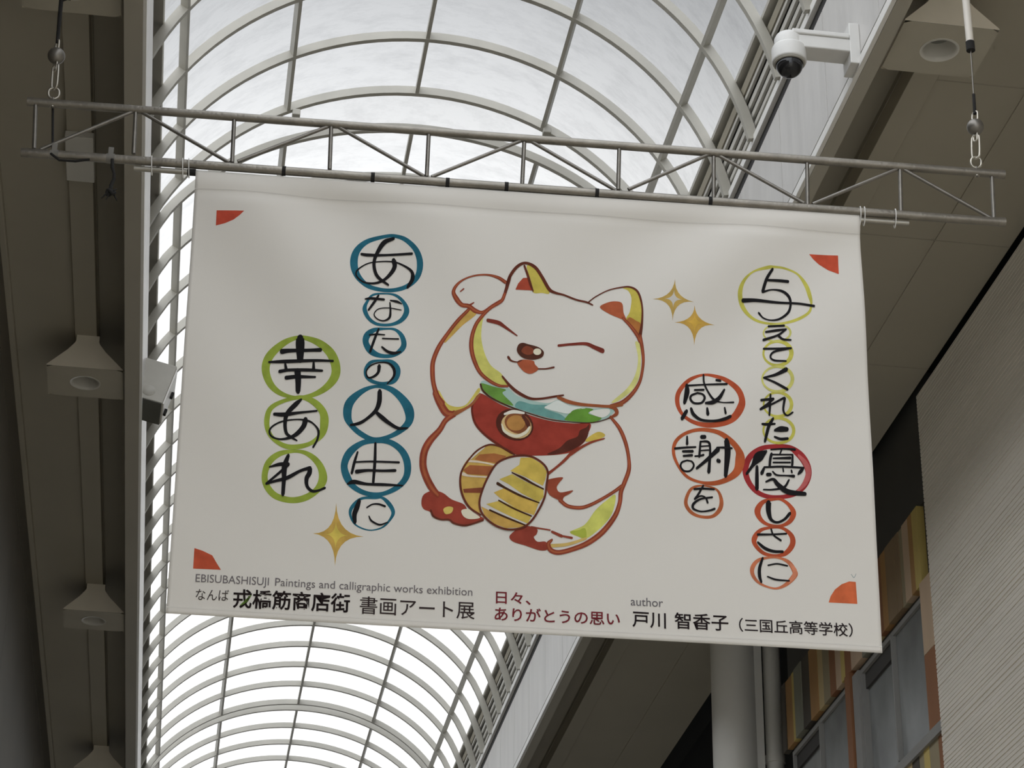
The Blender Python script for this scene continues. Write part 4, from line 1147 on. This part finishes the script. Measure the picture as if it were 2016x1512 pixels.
for a, b in (((80, 294), (263, 219)), ((276, 219), (451, 320)), ((468, 318), (646, 249)), ((666, 250), (835, 347)), ((850, 348), (1026, 277)), ((1047, 279), (1211, 374)),
             ((1237, 373), (1398, 303)), ((1415, 306), (1583, 400)), ((1600, 402), (1766, 333)), ((1780, 334), (1950, 429))):
    bar('diagonal', tp(*a), tp(*b), 0.0100, MAT['steel_dark'], truss)


def chord_at(px):
    """point of the lower chord under a picture column"""
    t = (px - 45.0) / (1976 - 45.0)
    q = BOTL + (BOTR - BOTL) * t
    for _ in range(5):
        c = q - E0
        u = CX + F * (sum(c[i] * AX[i][0] for i in range(3))) / (sum(c[i] * AX[i][2] for i in range(3)))
        t += (px - u) / (1976 - 45.0); q = BOTL + (BOTR - BOTL) * t
    return q


DV = (BOTR - BOTL).normalized()
DOWN = Vector((0, 0, -1))
for px in (559, 734, 881, 997, 1175, 1398):
    q = chord_at(px); m = MB()
    m.tube([q - DV * 0.010, q + DV * 0.010], 0.0258, MAT['black'], n=18, cap=False); m.build('tape_band', truss)
for px in (107, 218):
    q = chord_at(px); m = MB()
    m.tube([q - DV * 0.022, q + DV * 0.022], 0.0268, MAT['tape'], n=18, cap=False)
    m.box(-0.014, 0.014, -0.004, 0.004, -0.005, 0.055, MAT['tape'], Matrix.Translation(q + TN * 0.022)); m.build('tape_wrap', truss, bevel=0.002)

# rod through the sleeve of the banner
RA, RB = tp(264, 331.5, -0.012), tp(1789, 440, -0.012)
RD = (RB - RA).normalized()
rod = bar('rod', RA, RB, 0.0145, MAT['steel_rod'], banner, 16)
bar('rod_grip', RA + RD * 0.275, RA + RD * 0.318, 0.0180, MAT['black'], rod, 16)


def rod_at(px):
    t = (px - 264.0) / (1789 - 264.0)
    q = RA + (RB - RA) * t
    for _ in range(5):
        c = q - E0
        u = CX + F * (sum(c[i] * AX[i][0] for i in range(3))) / (sum(c[i] * AX[i][2] for i in range(3)))
        t += (px - u) / (1789 - 264.0); q = RA + (RB - RA) * t
    return q


for px in (299, 360, 372, 1693, 1701, 1762):
    a = chord_at(px); b = rod_at(px); mid = (a + b) / 2
    h = (a - b).length / 2 + 0.028
    loop = []
    for k in range(28):
        t = 2 * math.pi * k / 28
        loop.append(mid + (a - b).normalized() * h * math.cos(t) + TN * 0.026 * math.sin(t))
    m = MB(); m.tube(loop, 0.0028, MAT['tie'], n=6, closed=True); m.build('cable_tie', rod)

# black rope end hanging from the lower chord
q = chord_at(222) + DOWN * 0.015 + TN * 0.02
pts = [q, q + Vector((0.005, 0, -0.05)), q + Vector((0.018, -0.004, -0.09)), q + Vector((0.020, 0, -0.12)), q + Vector((0.008, 0.006, -0.16)), q + Vector((0.012, 0, -0.195))]
m = MB(); m.tube(pts, [0.008, 0.009, 0.008, 0.009, 0.011, 0.010], MAT['black'], n=10)
k0 = pts[-1]
m.tube([k0 + Vector((0.02 * math.cos(t), 0.012 * math.sin(t), 0.012 * math.sin(2 * t) - 0.008)) for t in [i * math.pi / 6 for i in range(12)]], 0.009, MAT['black'], n=8, closed=True)
for dx, dz in ((-0.045, -0.045), (0.035, -0.05), (0.03, 0.02), (-0.02, -0.05)):
    m.tube([k0, k0 + Vector((dx * 0.6, 0, dz * 0.5)), k0 + Vector((dx, 0.004, dz))], [0.006, 0.005, 0.002], MAT['black'], n=7)
tag(m.build('rope_end', fix=False), 'frayed black rope end knotted and dangling under the truss by the dark soffit', 'rope')


def link(mb, c, ax, half_l, half_w, r, mt, side):
    """oval steel link"""
    ax = Vector(ax).normalized(); side = Vector(side).normalized()
    pts = []
    for k in range(28):
        t = 2 * math.pi * k / 28
        ca, sa = math.cos(t), math.sin(t)
        pts.append(Vector(c) + ax * (half_l - half_w) * (1 if ca > 0 else -1) * min(1, abs(ca) * 3) + ax * half_w * ca + side * half_w * sa)
    mb.tube(pts, r, mt, n=9, closed=True)


def hanger(low, name_label, ztop, ball_c, kind):
    """eye bolt, snap link, ball and cable from the truss up to the soffit; low = top of the upper chord"""
    t = thing('hanging_cable', low, name_label, 'hanging cable', None)
    axis = (ball_c - low).normalized(); side = TX
    bl = (ball_c - low).length
    m = MB()
    link(m, low + axis * 0.030, axis, 0.034, 0.028, 0.0062, MAT['steel_bright'], side)
    m.tube([low + DOWN * 0.062, low + axis * 0.002], 0.007, MAT['steel_dark'], n=10); m.tube([low + DOWN * 0.058, low + DOWN * 0.040], 0.013, MAT['steel_bright'], n=6)
    m.build('eye_bolt', t)
    m = MB(); link(m, low + axis * (bl * 0.50), axis, bl * 0.29, 0.024, 0.0060, MAT['steel_bright'], side * 0.7 + TN * 0.7)
    m.build('snap_link', t)
    m = MB(); prof = [(0.0004, -0.046)] + [(0.046 * math.sin(a), -0.046 * math.cos(a)) for a in [math.pi * i / 16 for i in range(1, 16)]] + [(0.0004, 0.046)]
    m.lathe(prof, MAT['steel_dark'], c=ball_c, n=28); m.build('ball', t)
    m = MB(); link(m, ball_c + axis * 0.066, axis, 0.034, 0.020, 0.0055, MAT['steel_bright'], side * 0.5 + TN * 0.8)
    m.build('ring', t); m = MB()
    link(m, ball_c - axis * 0.062, axis, 0.030, 0.013, 0.0055, MAT['steel_bright'], side * 0.5 + TN * 0.8); m.build('ring', t)
    return t, ball_c + axis * 0.085


lowL = tp(105, 193); ballL = tp(111, 110)
topL = Vector((ballL.x - 0.055, ballL.y - 0.02, Z(8.86)))
tl, s = hanger(lowL, 'hanging cable with steel ball and snap link at the truss end below the dark soffit', 8.86, ballL, 0)
m = MB(); m.tube([s, s + (topL - s) * 0.10, s + (topL - s) * 0.5, topL], [0.009, 0.0115, 0.0105, 0.010], MAT['black'], n=10); m.build('cable', tl)
kq = s + (topL - s) * 0.16
m = MB(); m.tube([kq, kq + Vector((0.03, -0.01, 0.012)), kq + Vector((0.05, -0.01, 0.004))], [0.009, 0.010, 0.004], MAT['black'], n=8); m.build('rope_knot', tl)
lo2 = tp(103, 208); q2 = chord_at(102)
m = MB(); m.tube([lo2 - TN * 0.024, q2 - TN * 0.024 + Vector((0, 0, 0.02)), q2 + TN * 0.026 + DOWN * 0.012, chord_at(118) + DOWN * 0.034 + TN * 0.004, chord_at(150) + DOWN * 0.034 + TN * 0.004, chord_at(178) + DOWN * 0.022 + TN * 0.012], 0.0065, MAT['black'], n=8)
m.build('safety_cord', tl)

lowR = tp(1922, 329); ballR = tp(1920, 250)
topR = Vector((ballR.x + 0.005, ballR.y - 0.0, Z(8.475)))
tr_, s = hanger(lowR, 'hanging cable with steel ball, coming out of the white tube near the dome camera', 8.475, ballR, 1)
tb = tp(1911, 96); tb = Vector((s.x + (tb.x - s.x), s.y, tb.z))
m = MB(); m.tube([s, s + (tb - s) * 0.30], [0.0095, 0.0085], MAT['black'], n=10); m.tube([s + (tb - s) * 0.28, tb], 0.0042, MAT['steel_dark'], n=8); m.build('cable', tr_)
m = MB(); up = Vector((tb.x, tb.y, Z(8.474))); m.tube([tb + Vector((0, 0, 0.03)), up], 0.0215, MAT['tube_white'], n=18); m.build('cable_tube', tr_)
m = MB(); m.tube([tb - Vector((0, 0, 0.012)), tb + Vector((0, 0, 0.045))], 0.0245, MAT['black'], n=18); m.build('tube_tip', tr_)

# ------------------------------------------------------------------ dome camera on the right fascia
yc_ = 11.52
camz = 8.60
sec = thing('security_camera', (XR - 0.016, yc_, Z(camz)), 'white dome security camera on an arm from the pale fascia', 'security camera')
m = MB(); m.box(XR - 0.085, XR - 0.016, yc_ - 0.075, yc_ + 0.095, Z(8.50), Z(8.81), MAT['camera_white']); m.build('wall_plate', sec, bevel=0.006)
m = MB(); m.box(3.42, XR - 0.075, yc_ - 0.07, yc_ + 0.08, Z(8.590), Z(8.685), MAT['camera_white'])
m.box(3.39, XR - 0.085, yc_ - 0.082, yc_ + 0.092, Z(8.685), Z(8.72), MAT['camera_white']); m.build('arm', sec, bevel=0.008)
dc = Vector((3.385, yc_ + 0.005, Z(8.50)))
m = MB(); m.lathe([(0.0005, 0.222), (0.050, 0.220), (0.078, 0.208), (0.088, 0.188), (0.090, 0.184), (0.090, 0.128), (0.090, 0.124), (0.094, 0.122), (0.104, 0.118), (0.109, 0.108), (0.110, 0.102), (0.110, 0.016), (0.109, 0.010), (0.104, 0.003), (0.098, 0.002), (0.092, 0.010)], MAT['camera_white'], c=dc, n=48); m.build('housing', sec)
m = MB(); m.lathe([(0.100, 0.010), (0.100, -0.006), (0.088, -0.010), (0.085, 0.004)], MAT['fixture'], c=dc, n=48); m.build('bezel', sec)
m = MB(); m.lathe([(0.086, 0.0)] + [(0.086 * math.cos(a), -0.012 - 0.086 * math.sin(a)) for a in [math.pi / 2 * i / 12 for i in range(1, 12)]] + [(0.0005, -0.098)], MAT['dome'], c=dc, n=40); m.build('dome', sec)

# grey box fixture at the left eaves
bx = Matrix.Translation(Vector((-0.555, 17.30, Z(8.72)))) @ Matrix.Rotation(math.radians(13), 4, 'Y') @ Matrix.Rotation(math.radians(-12), 4, 'X')
fx = thing('box_fixture', bx.to_translation(), 'small grey box fixture with a round disc, fixed at the eaves beside the banner edge', 'light fixture')
m = MB(); m.box(-0.17, 0.10, -0.14, 0.16, -0.20, 0.22, MAT['fixture'], bx); m.build('housing', fx, bevel=0.006)
m = MB(); m.box(-0.165, 0.095, -0.135, 0.155, -0.205, -0.198, MAT['fixture_dark'], bx); m.build('underside', fx)  # thin dark sheet, puts the shade below the box into colour
m = MB(); m.box(0.10, 0.112, -0.12, 0.15, -0.19, 0.20, MAT['rail'], bx)  # white sheet, puts the light on this side of the box into colour
m.build('lit_side_sheet', fx, bevel=0.003)
m = MB(); m.lathe([(0.0005, 0.012), (0.045, 0.012), (0.058, 0.0)], MAT['fixture'], xf=bx @ Matrix.Translation((-0.045, -0.139, -0.11)) @ Matrix.Rotation(math.radians(90), 4, 'X'), n=32); m.build('disc', fx)
for zz in (0.04, -0.15):
    m = MB(); m.box(0.112, 0.135, 0.02, 0.05, zz - 0.03, zz + 0.03, MAT['black'], bx); m.build('clip', fx, bevel=0.004)
m = MB(); m.box(-0.26, -0.16, 0.0, 0.06, 0.02, 0.08, MAT['fixture_dark'], bx); m.build('bracket', fx)

# ------------------------------------------------------------------ descriptions of the setting
for name, label, cat_ in (
        ('floor', 'beige paved street floor under the arcade', 'floor'),
        ('trim_1', 'dark eaves beam with a narrow white fascia beside the dark soffit', 'fascia'),
        ('trim_2', 'eaves beam with broad pale fascia panels behind the dome camera', 'fascia'),
        ('ceiling_left', 'dark soffit with a cable channel carrying a row of downlight hoods', 'soffit'),
        ('ceiling_right', 'olive soffit with board joints above the ribbed wall', 'soffit'),
        ('wall_left', 'dark panelled building wall at the outer edge of the dark soffit', 'wall'),
        ('wall_right', 'pale wall with fine horizontal ribs', 'wall'),
        ('wall_facade', 'charcoal upper wall above the coloured boards', 'wall'),
        ('wall_behind', 'unlit back wall behind the ribbed wall', 'wall'),
        ('wall_cladding', 'bands of upright boards in yellow, orange, blush and brown around the windows', 'cladding'),
        ('window_1', 'grey framed window between the ribbed wall and the brown post', 'window'),
        ('window_2', 'grey framed window between the brown post and the column', 'window'),
        ('column', 'pale round column below the foot of the banner', 'column'),
        ('ceiling', 'vaulted arcade roof of curved steel ribs and milky sheets', 'arcade roof'),
        ('roof', 'unseen dark decks added outside the glazed vault to keep daylight out', 'roof')):
    tag(bpy.data.objects[name], label, cat_)
